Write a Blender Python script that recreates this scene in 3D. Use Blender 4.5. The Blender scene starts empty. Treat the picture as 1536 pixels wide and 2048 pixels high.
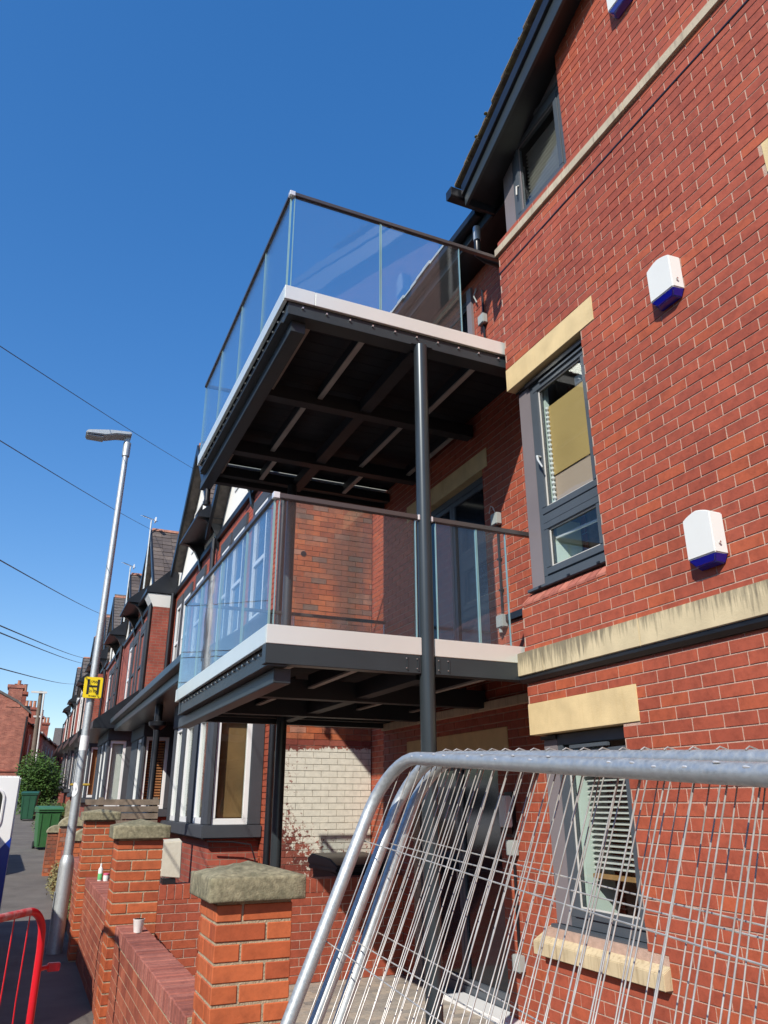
import bpy, bmesh, math, random
import numpy as np
from mathutils import Vector, Matrix, noise
rnd = random.Random(7)
S = bpy.context.scene
C = S.collection
# ---------------------------------------------------------------- camera
YAW, PIT, ROL, F = 0.41922824, 0.36411318, -0.00128, 1521.94
_f = np.array([math.sin(YAW)*math.cos(PIT), math.cos(YAW)*math.cos(PIT), math.sin(PIT)])
_r = np.array([math.cos(YAW), -math.sin(YAW), 0.0]); _u = np.cross(_r, _f)
_r2 = _r*math.cos(ROL)+_u*math.sin(ROL); _u2 = -_r*math.sin(ROL)+_u*math.cos(ROL)
def proj(p):
    p = np.array(p, float); d = p@_f
    return (768+F*(p@_r2)/d, 1024-F*(p@_u2)/d, d)
cd = bpy.data.cameras.new('camera'); cam = bpy.data.objects.new('camera', cd); C.objects.link(cam)
cd.sensor_fit = 'VERTICAL'; cd.sensor_height = 36.0; cd.lens = F/2048*36.0
cd.clip_start = 0.02; cd.clip_end = 2000
M = Matrix((( _r2[0], _u2[0], -_f[0]), (_r2[1], _u2[1], -_f[1]), (_r2[2], _u2[2], -_f[2])))
cam.matrix_world = M.to_4x4(); S.camera = cam
# ---------------------------------------------------------------- sky, sun, exposure
SUN = Vector((1.0, .852, -1.05)).normalized()          # travel direction of the light
el = math.asin(-SUN.z); az = math.atan2(-SUN.x, -SUN.y)  # azimuth of the sun from +Y towards +X
W = bpy.data.worlds.new('World'); S.world = W; W.use_nodes = True
nt = W.node_tree; bg = nt.nodes['Background']
sky = nt.nodes.new('ShaderNodeTexSky'); sky.sky_type = 'NISHITA'; sky.sun_disc = False
sky.sun_elevation = el; sky.sun_rotation = az; sky.air_density = 1.0; sky.dust_density = 0.35; sky.ozone_density = 2.2
sky.altitude = 100
hs_ = nt.nodes.new('ShaderNodeHueSaturation'); hs_.inputs['Saturation'].default_value = 1.66; hs_.inputs['Hue'].default_value = .511; hs_.inputs['Value'].default_value = 1.36
gm_ = nt.nodes.new('ShaderNodeGamma'); gm_.inputs[1].default_value = .68
nt.links.new(sky.outputs[0], gm_.inputs[0]); nt.links.new(gm_.outputs[0], hs_.inputs['Color']); nt.links.new(hs_.outputs[0], bg.inputs[0]); bg.inputs[1].default_value = 0.15
sl = bpy.data.lights.new('sun', 'SUN'); sl.energy = 3.9; sl.angle = math.radians(.53); sl.color = (1, .95, .87)
so = bpy.data.objects.new('sun', sl); C.objects.link(so)
so.rotation_euler = SUN.to_track_quat('-Z', 'Y').to_euler(); so.location = (-20, -17, 25)
S.view_settings.view_transform = 'Standard'; S.view_settings.look = 'None'
S.view_settings.exposure = 0.5; S.view_settings.gamma = 1.0; S.view_settings.use_curve_mapping = False
S.render.engine = 'CYCLES'; S.cycles.max_bounces = 8; S.cycles.transparent_max_bounces = 24
S.cycles.caustics_reflective = False; S.cycles.caustics_refractive = False

# ---------------------------------------------------------------- materials
def N(t, k, **kw):
    n = t.nodes.new('ShaderNode'+k)
    for a, b in kw.items(): setattr(n, a, b)
    return n
def ramp(t, stops):
    r = N(t, 'ValToRGB'); e = r.color_ramp.elements
    while len(e) < len(stops): e.new(.5)
    for i, (p, c) in enumerate(stops): e[i].position = p; e[i].color = (*c, 1)
    return r
def base(name):
    m = bpy.data.materials.new(name); m.use_nodes = True
    return m, m.node_tree, m.node_tree.nodes['Principled BSDF']
def simple(name, col, rough=.6, metal=0.0, var=.15, scale=6.0, bump=0.0, bscale=60, spec=.5, dirt=None, dirt_amt=.5, dscale=3.0):
    m, t, p = base(name)
    tc = N(t, 'NewGeometry')
    nz = N(t, 'TexNoise'); nz.inputs['Scale'].default_value = scale; nz.inputs['Detail'].default_value = 6
    t.links.new(tc.outputs['Position'], nz.inputs['Vector'])
    lo = tuple(c*(1-var) for c in col); hi = tuple(min(1, c*(1+var)) for c in col)
    r = ramp(t, [(.3, lo), (.7, hi)]); t.links.new(nz.outputs[0], r.inputs[0])
    out = r.outputs[0]
    if dirt:
        n2 = N(t, 'TexNoise'); n2.inputs['Scale'].default_value = dscale; n2.inputs['Detail'].default_value = 9; n2.inputs['Roughness'].default_value = .7
        t.links.new(tc.outputs['Position'], n2.inputs['Vector'])
        r2 = ramp(t, [(.45, (0, 0, 0)), (.7, (dirt_amt,)*3)]); t.links.new(n2.outputs[0], r2.inputs[0])
        mx = N(t, 'MixRGB'); mx.inputs[2].default_value = (*dirt, 1)
        t.links.new(r2.outputs[0], mx.inputs[0]); t.links.new(out, mx.inputs[1]); out = mx.outputs[0]
    t.links.new(out, p.inputs['Base Color'])
    p.inputs['Roughness'].default_value = rough; p.inputs['Metallic'].default_value = metal
    p.inputs['Specular IOR Level'].default_value = spec
    if bump:
        n3 = N(t, 'TexNoise'); n3.inputs['Scale'].default_value = bscale; n3.inputs['Detail'].default_value = 5
        t.links.new(tc.outputs['Position'], n3.inputs['Vector'])
        b = N(t, 'Bump'); b.inputs['Strength'].default_value = bump; b.inputs['Distance'].default_value = .01
        t.links.new(n3.outputs[0], b.inputs['Height']); t.links.new(b.outputs[0], p.inputs['Normal'])
    return m
def brick_unit(name, stops, rough=.62, bump=.25, soot=None, soot_lo=.5, soot_scale=1.3, paint=None):
    """colour of one brick picked from its own random number; grain from noise"""
    m, t, p = base(name)
    oi = N(t, 'ObjectInfo'); at = N(t, 'Attribute', attribute_name='rnd'); g = N(t, 'NewGeometry')
    ad = N(t, 'Math', operation='ADD'); fr = N(t, 'Math', operation='FRACT')
    t.links.new(oi.outputs['Random'], ad.inputs[0]); t.links.new(at.outputs['Fac'], ad.inputs[1]); t.links.new(ad.outputs[0], fr.inputs[0])
    r = ramp(t, stops); t.links.new(fr.outputs[0], r.inputs[0])
    nz = N(t, 'TexNoise'); nz.inputs['Scale'].default_value = 16; nz.inputs['Detail'].default_value = 8; nz.inputs['Roughness'].default_value = .65
    t.links.new(g.outputs['Position'], nz.inputs['Vector'])
    r2 = ramp(t, [(.28, (.72, .70, .70)), (.5, (.97, .97, .97)), (.75, (1.16, 1.13, 1.1))]); t.links.new(nz.outputs[0], r2.inputs[0])
    mu = N(t, 'MixRGB', blend_type='MULTIPLY'); mu.inputs[0].default_value = 1
    t.links.new(r.outputs[0], mu.inputs[1]); t.links.new(r2.outputs[0], mu.inputs[2]); out = mu.outputs[0]
    big = N(t, 'TexNoise'); big.inputs['Scale'].default_value = 1.1; big.inputs['Detail'].default_value = 3
    t.links.new(g.outputs['Position'], big.inputs['Vector'])
    rb = ramp(t, [(.3, (.84, .80, .80)), (.7, (1.12, 1.1, 1.08))]); t.links.new(big.outputs[0], rb.inputs[0])
    m2 = N(t, 'MixRGB', blend_type='MULTIPLY'); m2.inputs[0].default_value = 1
    t.links.new(out, m2.inputs[1]); t.links.new(rb.outputs[0], m2.inputs[2]); out = m2.outputs[0]
    if soot:
        sn = N(t, 'TexNoise'); sn.inputs['Scale'].default_value = soot_scale; sn.inputs['Detail'].default_value = 8; sn.inputs['Roughness'].default_value = .6
        mp = N(t, 'Mapping'); mp.inputs['Scale'].default_value = (1, 1, .45)
        t.links.new(g.outputs['Position'], mp.inputs[0]); t.links.new(mp.outputs[0], sn.inputs['Vector'])
        sr = ramp(t, [(soot_lo, (0, 0, 0)), (soot_lo+.16, (.7, .7, .7))]); t.links.new(sn.outputs[0], sr.inputs[0])
        m3 = N(t, 'MixRGB'); m3.inputs[2].default_value = (*soot, 1)
        t.links.new(sr.outputs[0], m3.inputs[0]); t.links.new(out, m3.inputs[1]); out = m3.outputs[0]
    if paint:
        pn = N(t, 'TexNoise'); pn.inputs['Scale'].default_value = 15; pn.inputs['Detail'].default_value = 10; pn.inputs['Roughness'].default_value = .7
        t.links.new(g.outputs['Position'], pn.inputs['Vector'])
        sx = N(t, 'SeparateXYZ'); t.links.new(g.outputs['Position'], sx.inputs[0])
        # flaking grows towards the outer (low x) edge and the ragged top and bottom of the painted patch
        def mr(o, a, b, c, d):
            q = N(t, 'MapRange'); q.inputs[1].default_value = a; q.inputs[2].default_value = b; q.inputs[3].default_value = c; q.inputs[4].default_value = d
            t.links.new(o, q.inputs[0]); return q.outputs[0]
        ex = mr(sx.outputs[0], 3.05, 3.85, .16, -.07); ez = mr(sx.outputs[2], .80, 1.6, .22, -.02); et = mr(sx.outputs[2], 2.30, 2.42, -.02, .5)
        s = N(t, 'Math', operation='ADD'); t.links.new(ex, s.inputs[0]); t.links.new(ez, s.inputs[1])
        s2 = N(t, 'Math', operation='ADD'); t.links.new(s.outputs[0], s2.inputs[0]); t.links.new(et, s2.inputs[1])
        s3 = N(t, 'Math', operation='ADD'); t.links.new(s2.outputs[0], s3.inputs[0]); t.links.new(pn.outputs[0], s3.inputs[1])
        pr = ramp(t, [(.60, (1, 1, 1)), (.66, (0, 0, 0))]); t.links.new(s3.outputs[0], pr.inputs[0])
        m4 = N(t, 'MixRGB'); t.links.new(pr.outputs[0], m4.inputs[0]); t.links.new(out, m4.inputs[1])
        pc = ramp(t, [(.3, tuple(c*.82 for c in paint)), (.6, paint)]); t.links.new(nz.outputs[0], pc.inputs[0]); t.links.new(pc.outputs[0], m4.inputs[2]); out = m4.outputs[0]
    t.links.new(out, p.inputs['Base Color']); p.inputs['Roughness'].default_value = rough; p.inputs['Specular IOR Level'].default_value = .35
    b = N(t, 'Bump'); b.inputs['Strength'].default_value = bump; b.inputs['Distance'].default_value = .006
    n3 = N(t, 'TexNoise'); n3.inputs['Scale'].default_value = 55; n3.inputs['Detail'].default_value = 6
    t.links.new(g.outputs['Position'], n3.inputs['Vector']); t.links.new(n3.outputs[0], b.inputs['Height']); t.links.new(b.outputs[0], p.inputs['Normal'])
    return m
def brick_far(name, c1, c2, mort):
    m, t, p = base(name)
    g = N(t, 'NewGeometry'); sx = N(t, 'SeparateXYZ'); t.links.new(g.outputs['Position'], sx.inputs[0])
    a = N(t, 'Math', operation='ADD'); t.links.new(sx.outputs[0], a.inputs[0]); t.links.new(sx.outputs[1], a.inputs[1])
    cx = N(t, 'CombineXYZ'); t.links.new(a.outputs[0], cx.inputs[0]); t.links.new(sx.outputs[2], cx.inputs[1])
    b = N(t, 'TexBrick'); b.inputs['Scale'].default_value = 1; b.inputs['Brick Width'].default_value = .23; b.inputs['Row Height'].default_value = .077
    b.inputs['Mortar Size'].default_value = .006; b.inputs['Color1'].default_value = (*c1, 1); b.inputs['Color2'].default_value = (*c2, 1); b.inputs['Mortar'].default_value = (*mort, 1)
    t.links.new(cx.outputs[0], b.inputs['Vector'])
    nz = N(t, 'TexNoise'); nz.inputs['Scale'].default_value = 1.7; nz.inputs['Detail'].default_value = 10; nz.inputs['Roughness'].default_value = .7
    t.links.new(g.outputs['Position'], nz.inputs['Vector'])
    r = ramp(t, [(.3, (.55, .52, .52)), (.65, (1.15, 1.12, 1.1))]); t.links.new(nz.outputs[0], r.inputs[0])
    mu = N(t, 'MixRGB', blend_type='MULTIPLY'); mu.inputs[0].default_value = 1; t.links.new(b.outputs[0], mu.inputs[1]); t.links.new(r.outputs[0], mu.inputs[2])
    t.links.new(mu.outputs[0], p.inputs['Base Color']); p.inputs['Roughness'].default_value = .8
    bp = N(t, 'Bump'); bp.inputs['Strength'].default_value = .5; bp.inputs['Distance'].default_value = .01; bp.invert = True
    t.links.new(b.outputs['Fac'], bp.inputs['Height']); t.links.new(bp.outputs[0], p.inputs['Normal'])
    return m
def glass(name, tint, refl=1.0, rough=0.0, ior=1.5, wob=0.0):
    m = bpy.data.materials.new(name); m.use_nodes = True; t = m.node_tree; t.nodes.clear()
    o = N(t, 'OutputMaterial'); tr = N(t, 'BsdfTransparent'); tr.inputs[0].default_value = (*tint, 1)
    gl = N(t, 'BsdfGlossy'); gl.inputs['Roughness'].default_value = rough; gl.inputs[0].default_value = (refl, refl, refl, 1)
    lw = N(t, 'LayerWeight'); lw.inputs[0].default_value = .5
    pw = N(t, 'Math', operation='POWER'); pw.inputs[1].default_value = 4.6; t.links.new(lw.outputs['Facing'], pw.inputs[0])
    f0 = ((ior-1)/(ior+1))**2
    fr = N(t, 'MapRange'); fr.inputs[3].default_value = f0; fr.inputs[4].default_value = 1.0; t.links.new(pw.outputs[0], fr.inputs[0])
    mx = N(t, 'MixShader'); t.links.new(fr.outputs[0], mx.inputs[0]); t.links.new(tr.outputs[0], mx.inputs[1]); t.links.new(gl.outputs[0], mx.inputs[2])
    if wob:
        n = N(t, 'TexNoise'); n.inputs['Scale'].default_value = 2.2; g = N(t, 'NewGeometry'); t.links.new(g.outputs['Position'], n.inputs['Vector'])
        b = N(t, 'Bump'); b.inputs['Strength'].default_value = wob; b.inputs['Distance'].default_value = .02
        t.links.new(n.outputs[0], b.inputs['Height']); t.links.new(b.outputs[0], gl.inputs['Normal'])
    if wob == .06:      # dust on the outdoor panels
        df = N(t, 'BsdfDiffuse'); df.inputs[0].default_value = (.75, .80, .82, 1); m2 = N(t, 'MixShader'); m2.inputs[0].default_value = .014
        t.links.new(mx.outputs[0], m2.inputs[1]); t.links.new(df.outputs[0], m2.inputs[2]); mx = m2
    t.links.new(mx.outputs[0], o.inputs[0]); return m
def galv(name, col=(.50, .53, .53), rough=.42, spots=True):
    m, t, p = base(name); g = N(t, 'NewGeometry')
    v = N(t, 'TexVoronoi'); v.inputs['Scale'].default_value = 85; t.links.new(g.outputs['Position'], v.inputs['Vector'])
    n = N(t, 'TexNoise'); n.inputs['Scale'].default_value = 34; n.inputs['Detail'].default_value = 10; n.inputs['Roughness'].default_value = .75; t.links.new(g.outputs['Position'], n.inputs['Vector'])
    r = ramp(t, [(.3, tuple(c*.84 for c in col)), (.52, col), (.72, tuple(min(1, c*1.12) for c in col))]); t.links.new(n.outputs[0], r.inputs[0])
    t.links.new(r.outputs[0], p.inputs['Base Color']); p.inputs['Metallic'].default_value = .68
    rr = N(t, 'MapRange'); rr.inputs[3].default_value = rough-.08; rr.inputs[4].default_value = rough+.22; t.links.new(v.outputs['Distance'], rr.inputs[0]); t.links.new(rr.outputs[0], p.inputs['Roughness'])
    b = N(t, 'Bump'); b.inputs['Strength'].default_value = .18; b.inputs['Distance'].default_value = .001; t.links.new(v.outputs['Distance'], b.inputs['Height']); t.links.new(b.outputs[0], p.inputs['Normal'])
    return m
def stone(name, col, stain, amt=.8, lo=.48, ztop=None):
    """cream stone with streaks that run down from its top edge"""
    m, t, p = base(name); g = N(t, 'NewGeometry'); mp = N(t, 'Mapping'); mp.inputs['Scale'].default_value = (15, 15, 1.6)
    t.links.new(g.outputs['Position'], mp.inputs[0])
    n = N(t, 'TexNoise'); n.inputs['Scale'].default_value = 2.6; n.inputs['Detail'].default_value = 10; n.inputs['Roughness'].default_value = .62; t.links.new(mp.outputs[0], n.inputs['Vector'])
    r = ramp(t, [(lo, (0, 0, 0)), (lo+.22, (amt,)*3)]); t.links.new(n.outputs[0], r.inputs[0])
    rout = r.outputs[0]
    if ztop:     # rain-washed dirt is thickest along the upper arris and peters out in runs of uneven length
        sx = N(t, 'SeparateXYZ'); t.links.new(g.outputs['Position'], sx.inputs[0]); q = N(t, 'MapRange'); q.inputs[1].default_value = ztop-.17; q.inputs[2].default_value = ztop; q.inputs[3].default_value = -.13; q.inputs[4].default_value = .17
        t.links.new(sx.outputs[2], q.inputs[0]); big = N(t, 'TexNoise'); big.inputs['Scale'].default_value = 1.6; t.links.new(g.outputs['Position'], big.inputs['Vector'])
        q2 = N(t, 'MapRange'); q2.inputs[1].default_value = .35; q2.inputs[2].default_value = .65; q2.inputs[3].default_value = -.09; q2.inputs[4].default_value = .09; t.links.new(big.outputs[0], q2.inputs[0])
        a1 = N(t, 'Math', operation='ADD'); t.links.new(q.outputs[0], a1.inputs[0]); t.links.new(q2.outputs[0], a1.inputs[1]); a2 = N(t, 'Math', operation='ADD'); t.links.new(a1.outputs[0], a2.inputs[0]); t.links.new(n.outputs[0], a2.inputs[1])
        t.links.new(a2.outputs[0], r.inputs[0])
    n2 = N(t, 'TexNoise'); n2.inputs['Scale'].default_value = 5; n2.inputs['Detail'].default_value = 8; t.links.new(g.outputs['Position'], n2.inputs['Vector'])
    c = ramp(t, [(.3, tuple(x*.85 for x in col)), (.7, tuple(min(1, x*1.1) for x in col))]); t.links.new(n2.outputs[0], c.inputs[0])
    mx = N(t, 'MixRGB'); mx.inputs[2].default_value = (*stain, 1); t.links.new(r.outputs[0], mx.inputs[0]); t.links.new(c.outputs[0], mx.inputs[1]); t.links.new(mx.outputs[0], p.inputs['Base Color'])
    p.inputs['Roughness'].default_value = .85
    b = N(t, 'Bump'); b.inputs['Strength'].default_value = .3; b.inputs['Distance'].default_value = .004
    n3 = N(t, 'TexNoise'); n3.inputs['Scale'].default_value = 90; t.links.new(g.outputs['Position'], n3.inputs['Vector']); t.links.new(n3.outputs[0], b.inputs['Height']); t.links.new(b.outputs[0], p.inputs['Normal'])
    return m
B_RED = brick_unit('smooth_red_brick', [(0, (.335, .080, .045)), (.35, (.36, .085, .047)), (.8, (.385, .092, .049)), (.96, (.43, .104, .046)), (1, (.33, .080, .047))])
B_ORG = brick_unit('orange_brick', [(0, (.36, .085, .035)), (.5, (.44, .108, .038)), (1, (.50, .135, .050))])
B_OLD = brick_unit('weathered_brick', [(0, (.30, .075, .034)), (.3, (.43, .115, .045)), (.6, (.50, .145, .055)), (.82, (.36, .14, .08)), (.9, (.20, .13, .10)), (1, (.48, .22, .14))], rough=.85, bump=.6, soot=(.085, .06, .05), soot_lo=.48)
B_PNT = brick_unit('flaking_painted_brick', [(0, (.16, .045, .035)), (.6, (.24, .06, .04)), (1, (.30, .09, .06))], rough=.8, bump=.5, paint=(.72, .69, .58))
B_FAR = brick_far('terrace_brick', (.29, .062, .040), (.37, .085, .05), (.26, .15, .11))
B_FAR2 = brick_far('distant_gable_brick', (.30, .085, .055), (.46, .16, .10), (.36, .22, .17))
MORTAR = simple('pink_mortar', (.50, .34, .26), .9, var=.14, scale=25, bump=.5, bscale=150)
MORT_G = simple('grey_mortar', (.40, .32, .21), .95, var=.22, scale=30, bump=.7, bscale=120)
MORT_O = simple('sooty_mortar', (.40, .30, .21), .95, var=.35, scale=8, bump=.6, bscale=100)
MORT_P = simple('painted_mortar', (.28, .24, .18), .95, var=.6, scale=14, bump=.6, bscale=100)
CREAM = stone('cream_lintel_stone', (.69, .53, .28), (.55, .38, .16), .35, .55)
BAND = stone('stained_band_stone', (.60, .50, .31), (.17, .145, .095), .85, .46, 2.72)
SILL = stone('weathered_sill_stone', (.58, .47, .29), (.25, .17, .09), .7, .5)
STRING = stone('pale_string_stone', (.50, .42, .30), (.16, .12, .09), .6, .5)
CAP = simple('lichened_cap_stone', (.25, .225, .14), .95, var=.38, scale=38, bump=.35, bscale=120, dirt=(.055, .06, .03), dirt_amt=.85, dscale=5)
ANTH = simple('anthracite_steel', (.028, .036, .040), .42, 0, .12, 3, .05, 30)
ANTH_M = simple('anthracite_gloss_tube', (.045, .056, .062), .30, .35, .08, 3)
GREYF = simple('grey_window_aluminium', (.075, .09, .105), .42, .0, .08, 3)
GREYP = simple('warm_grey_panel', (.20, .175, .18), .5, .0, .07, 2)
BLACK = simple('black_gloss_paint', (.012, .013, .016), .35, 0, .3, 4)
DARKP = simple('charcoal_masonry_paint', (.050, .055, .064), .6, 0, .12, 3, .1, 40)
SUBST = simple('shaded_substructure_steel', (.014, .017, .021), .6, 0, .15, 5)  # below-deck beams and joists: underside shade is put into this darker steel colour
DECK = simple('dark_deck_boards', (.010, .010, .013), .8, 0, .3, 5)
FASC = simple('satin_aluminium_fascia', (.88, .92, .85), .38, .55, .05, 1.2, .03, 12)
JOIST = simple('galvanised_joist_flange', (.34, .32, .29), .6, .1, .12, 5)
RAIL = simple('bronze_grey_rail', (.13, .115, .11), .35, .6, .1, 4)
RAILC = simple('bright_rail_cap', (.85, .85, .84), .3, .4, .04, 4)
G_BAL = glass('balustrade_glass', (.93, .965, .975), .95, 0.0, 1.5, .06)
G_EDGE = simple('glass_edge', (.30, .48, .48), .12, .3, .1, 5)
G_WIN = glass('window_glass', (.93, .96, .955), .9, 0.0, 1.5, .08)
G_DARK = simple('dark_window_pane', (.012, .015, .020), .10, 0, .2, 1, spec=.45)
WHITE = simple('white_upvc', (.78, .78, .76), .4, 0, .05, 3)
RENDER = simple('white_render', (.80, .79, .74), .9, 0, .05, 2, .2, 50, dirt=(.5, .47, .4), dirt_amt=.25, dscale=1)
OCHRE = simple('ochre_blind_fabric', (.50, .33, .12), .8, 0, .14, 1.2)
OCHRE2 = simple('tan_wall', (.50, .36, .27), .8, 0, .06, 1.2)
PALEG = simple('pale_green_white_reveal', (.66, .74, .66), .7, 0, .04, 2)
SLAT = simple('pale_slat', (.62, .60, .55), .5, 0, .08, 4)
WOODR = simple('oak_rail', (.42, .23, .09), .6, 0, .2, 10)
SLATE = simple('brown_grey_slate', (.105, .088, .080), .8, 0, .35, 9, .5, 30, dirt=(.17, .15, .11), dirt_amt=.5, dscale=6)
TILE = simple('mossy_brown_tile', (.12, .095, .075), .9, 0, .4, 12, .9, 40, dirt=(.19, .16, .07), dirt_amt=.9, dscale=9)
RIDGE = simple('terracotta_ridge', (.36, .16, .10), .85, 0, .25, 9, .5, 30)
GALV = galv('galvanised_tube'); GALVL = galv('galvanised_lamp_post', (.50, .53, .53), .45)
WIRE = simple('galvanised_wire', (.54, .52, .47), .42, .5, .25, 30)
REDP = simple('red_powder_coat', (.62, .012, .022), .28, 0, .1, 6, .1, 60, dirt=(.45, .32, .30), dirt_amt=.0)
REDW = simple('scuffed_red_paint', (.55, .05, .05), .5, 0, .1, 6, .2, 60, dirt=(.55, .45, .40), dirt_amt=.95, dscale=14)
TARMAC = simple('worn_tarmac_footway', (.125, .112, .098), .95, 0, .22, 1.6, .8, 130, dirt=(.20, .18, .15), dirt_amt=.6, dscale=1.1)
ROADM = simple('road_asphalt', (.06, .058, .056), .95, 0, .2, 2, .6, 120)
KERB = simple('concrete_kerb', (.26, .25, .23), .9, 0, .15, 5, .3, 60)
PAVER = brick_unit('grey_paver', [(0, (.28, .26, .23)), (.5, (.36, .33, .28)), (1, (.44, .38, .30))], rough=.9, bump=.5)
PSAND = simple('paving_sand', (.16, .13, .10), .95, 0, .2, 10)
GREENB = simple('green_bin_plastic', (.040, .150, .045), .42, 0, .1, 3, dirt=(.10, .17, .09), dirt_amt=.5, dscale=5)
GREEND = simple('dark_green_bin_plastic', (.020, .088, .045), .45, 0, .1, 3)
BLACKB = simple('black_bin_plastic', (.02, .02, .022), .4, 0, .1, 3)
LEAF = simple('privet_leaf', (.055, .115, .020), .6, 0, .5, 3, spec=.3)
LEAF2 = simple('hedge_leaf', (.085, .130, .028), .6, 0, .5, 4, spec=.3)
WEED = simple('dry_weed', (.20, .18, .07), .8, 0, .5, 6)
BARK = simple('twig_bark', (.10, .07, .045), .9, 0, .3, 10)
TIMBER = simple('weathered_slat_timber', (.19, .145, .105), .85, 0, .3, 7, .4, 60)
YELLOW = simple('hydrant_yellow', (.85, .62, .008), .35, 0, .05, 4)
SIGNK = simple('sign_black', (.02, .015, .01), .5, 0, 0, 4)
WALB = simple('alarm_white_plastic', (.72, .73, .69), .35, 0, .03, 3)
BLUEL = simple('alarm_blue_lens', (.006, .012, .30), .12, 0, .1, 3, spec=.8)
VANW = simple('van_white_paint', (.80, .80, .78), .22, 0, .03, 2)
VANB = simple('livery_blue', (.006, .035, .30), .3, 0, .04, 2)
RUBBER = simple('black_rubber', (.015, .015, .015), .8, 0, .1, 5)
GREYBX = simple('grey_junction_box', (.36, .39, .37), .5, 0, .05, 5)
METERB = simple('grubby_meter_box', (.62, .58, .47), .7, 0, .1, 8, .2, 40, dirt=(.3, .26, .18), dirt_amt=.5, dscale=8)
CERAM = simple('cup_white', (.82, .80, .76), .5, 0, .03, 10)
TERRA = simple('terracotta_blind', (.50, .19, .07), .7, 0, .15, 4)
CHIMP = simple('chimney_pot_clay', (.42, .19, .11), .8, 0, .25, 6)
POLEW = simple('pole_timber', (.16, .12, .09), .9, 0, .2, 5)
STEEL = simple('zinc_bolt', (.75, .75, .74), .25, .8, .05, 5)
SILVR = simple('lead_flashing', (.55, .58, .58), .4, .3, .15, 8)
# ---------------------------------------------------------------- mesh helpers
class MB:
    def __init__(s): s.v = []; s.f = []
    def add(s, vs, fs):
        k = len(s.v); s.v += [tuple(v) for v in vs]; s.f += [tuple(i+k for i in f) for f in fs]; return s
    def box(s, x0, x1, y0, y1, z0, z1):
        return s.add([(x0, y0, z0), (x1, y0, z0), (x1, y1, z0), (x0, y1, z0), (x0, y0, z1), (x1, y0, z1), (x1, y1, z1), (x0, y1, z1)],
                     [(0, 3, 2, 1), (4, 5, 6, 7), (0, 1, 5, 4), (1, 2, 6, 5), (2, 3, 7, 6), (3, 0, 4, 7)])
    def prism(s, pts, axis, a, b):
        """extrude a 2D polygon along axis; pts are the two other coordinates in xyz order"""
        def mk(p, c):
            q = list(p); q.insert(axis, c); return tuple(q)
        n = len(pts); v = [mk(p, a) for p in pts]+[mk(p, b) for p in pts]
        return s.add(v, [tuple(range(n))[::-1], tuple(range(n, 2*n))]+[(i, (i+1) % n, n+(i+1) % n, n+i) for i in range(n)])
    def tube(s, path, r, seg=8, cap=True):
        P = [Vector(p) for p in path]; rr = r if isinstance(r, (list, tuple)) else [r]*len(P)
        prev = None; rings = []
        for i, p in enumerate(P):
            d = (P[min(i+1, len(P)-1)]-P[max(i-1, 0)]).normalized()
            if prev is None:
                a = d.orthogonal().normalized()
            else:
                a = (prev-d*prev.dot(d)).normalized()
            prev = a; b = d.cross(a)
            rings.append([p+(a*math.cos(2*math.pi*k/seg)+b*math.sin(2*math.pi*k/seg))*rr[i] for k in range(seg)])
        v = [q for R in rings for q in R]; f = []
        for i in range(len(P)-1):
            for k in range(seg):
                f.append((i*seg+k, i*seg+(k+1) % seg, (i+1)*seg+(k+1) % seg, (i+1)*seg+k))
        if cap: f += [tuple(range(seg))[::-1], tuple(range((len(P)-1)*seg, len(P)*seg))]
        return s.add(v, f)
    def lathe(s, prof, x, y, seg=16):
        return s.tube([(x, y, z) for r, z in prof], [max(r, 1e-4) for r, z in prof], seg)
def obj(name, mb, m, parent=None, bev=0, smooth=False, loc=None):
    me = bpy.data.meshes.new(name); me.from_pydata(mb.v, [], mb.f)
    bm = bmesh.new(); bm.from_mesh(me); bmesh.ops.recalc_face_normals(bm, faces=bm.faces)
    if bev: bmesh.ops.bevel(bm, geom=[e for e in bm.edges if len(e.link_faces) == 2 and e.calc_face_angle(0) > .5], offset=bev, segments=2, affect='EDGES', clamp_overlap=True)
    bm.to_mesh(me); bm.free()
    if smooth:
        for p in me.polygons: p.use_smooth = True
        try: me.set_sharp_from_angle(angle=math.radians(38))
        except Exception: pass
    me.materials.append(m)
    o = bpy.data.objects.new(name, me); C.objects.link(o)
    if parent: o.parent = parent; o.matrix_parent_inverse = Matrix.Identity(4); o.location = -Vector(ploc(parent))
    if loc: o.location = loc
    return o
def ploc(p):
    l = Vector(p.location)
    while p.parent: p = p.parent; l = l+p.location
    return l
def tag(o, label=None, cat=None, group=None, kind=None):
    if label: o['label'] = label
    if cat: o['category'] = cat
    if group: o['group'] = group
    if kind: o['kind'] = kind
    return o
def thing(name, label, cat, loc=(0, 0, 0), group=None):
    o = bpy.data.objects.new(name, None); C.objects.link(o); o.location = loc; o.empty_display_size = .2
    return tag(o, label, cat, group)
def stuff(o): o['kind'] = 'stuff'; return o
def copy_tree(o, parent=None):
    c = o.copy(); C.objects.link(c); c.parent = parent
    for ch in [k for k in KIDS.get(o.name, o.children)]: copy_tree(ch, c)
    return c
KIDS = {}
Z0 = -1.65                                  # footway level below the lens
def gz(y): return Z0 if y < 12 else Z0+.036*(y-12)
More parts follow.
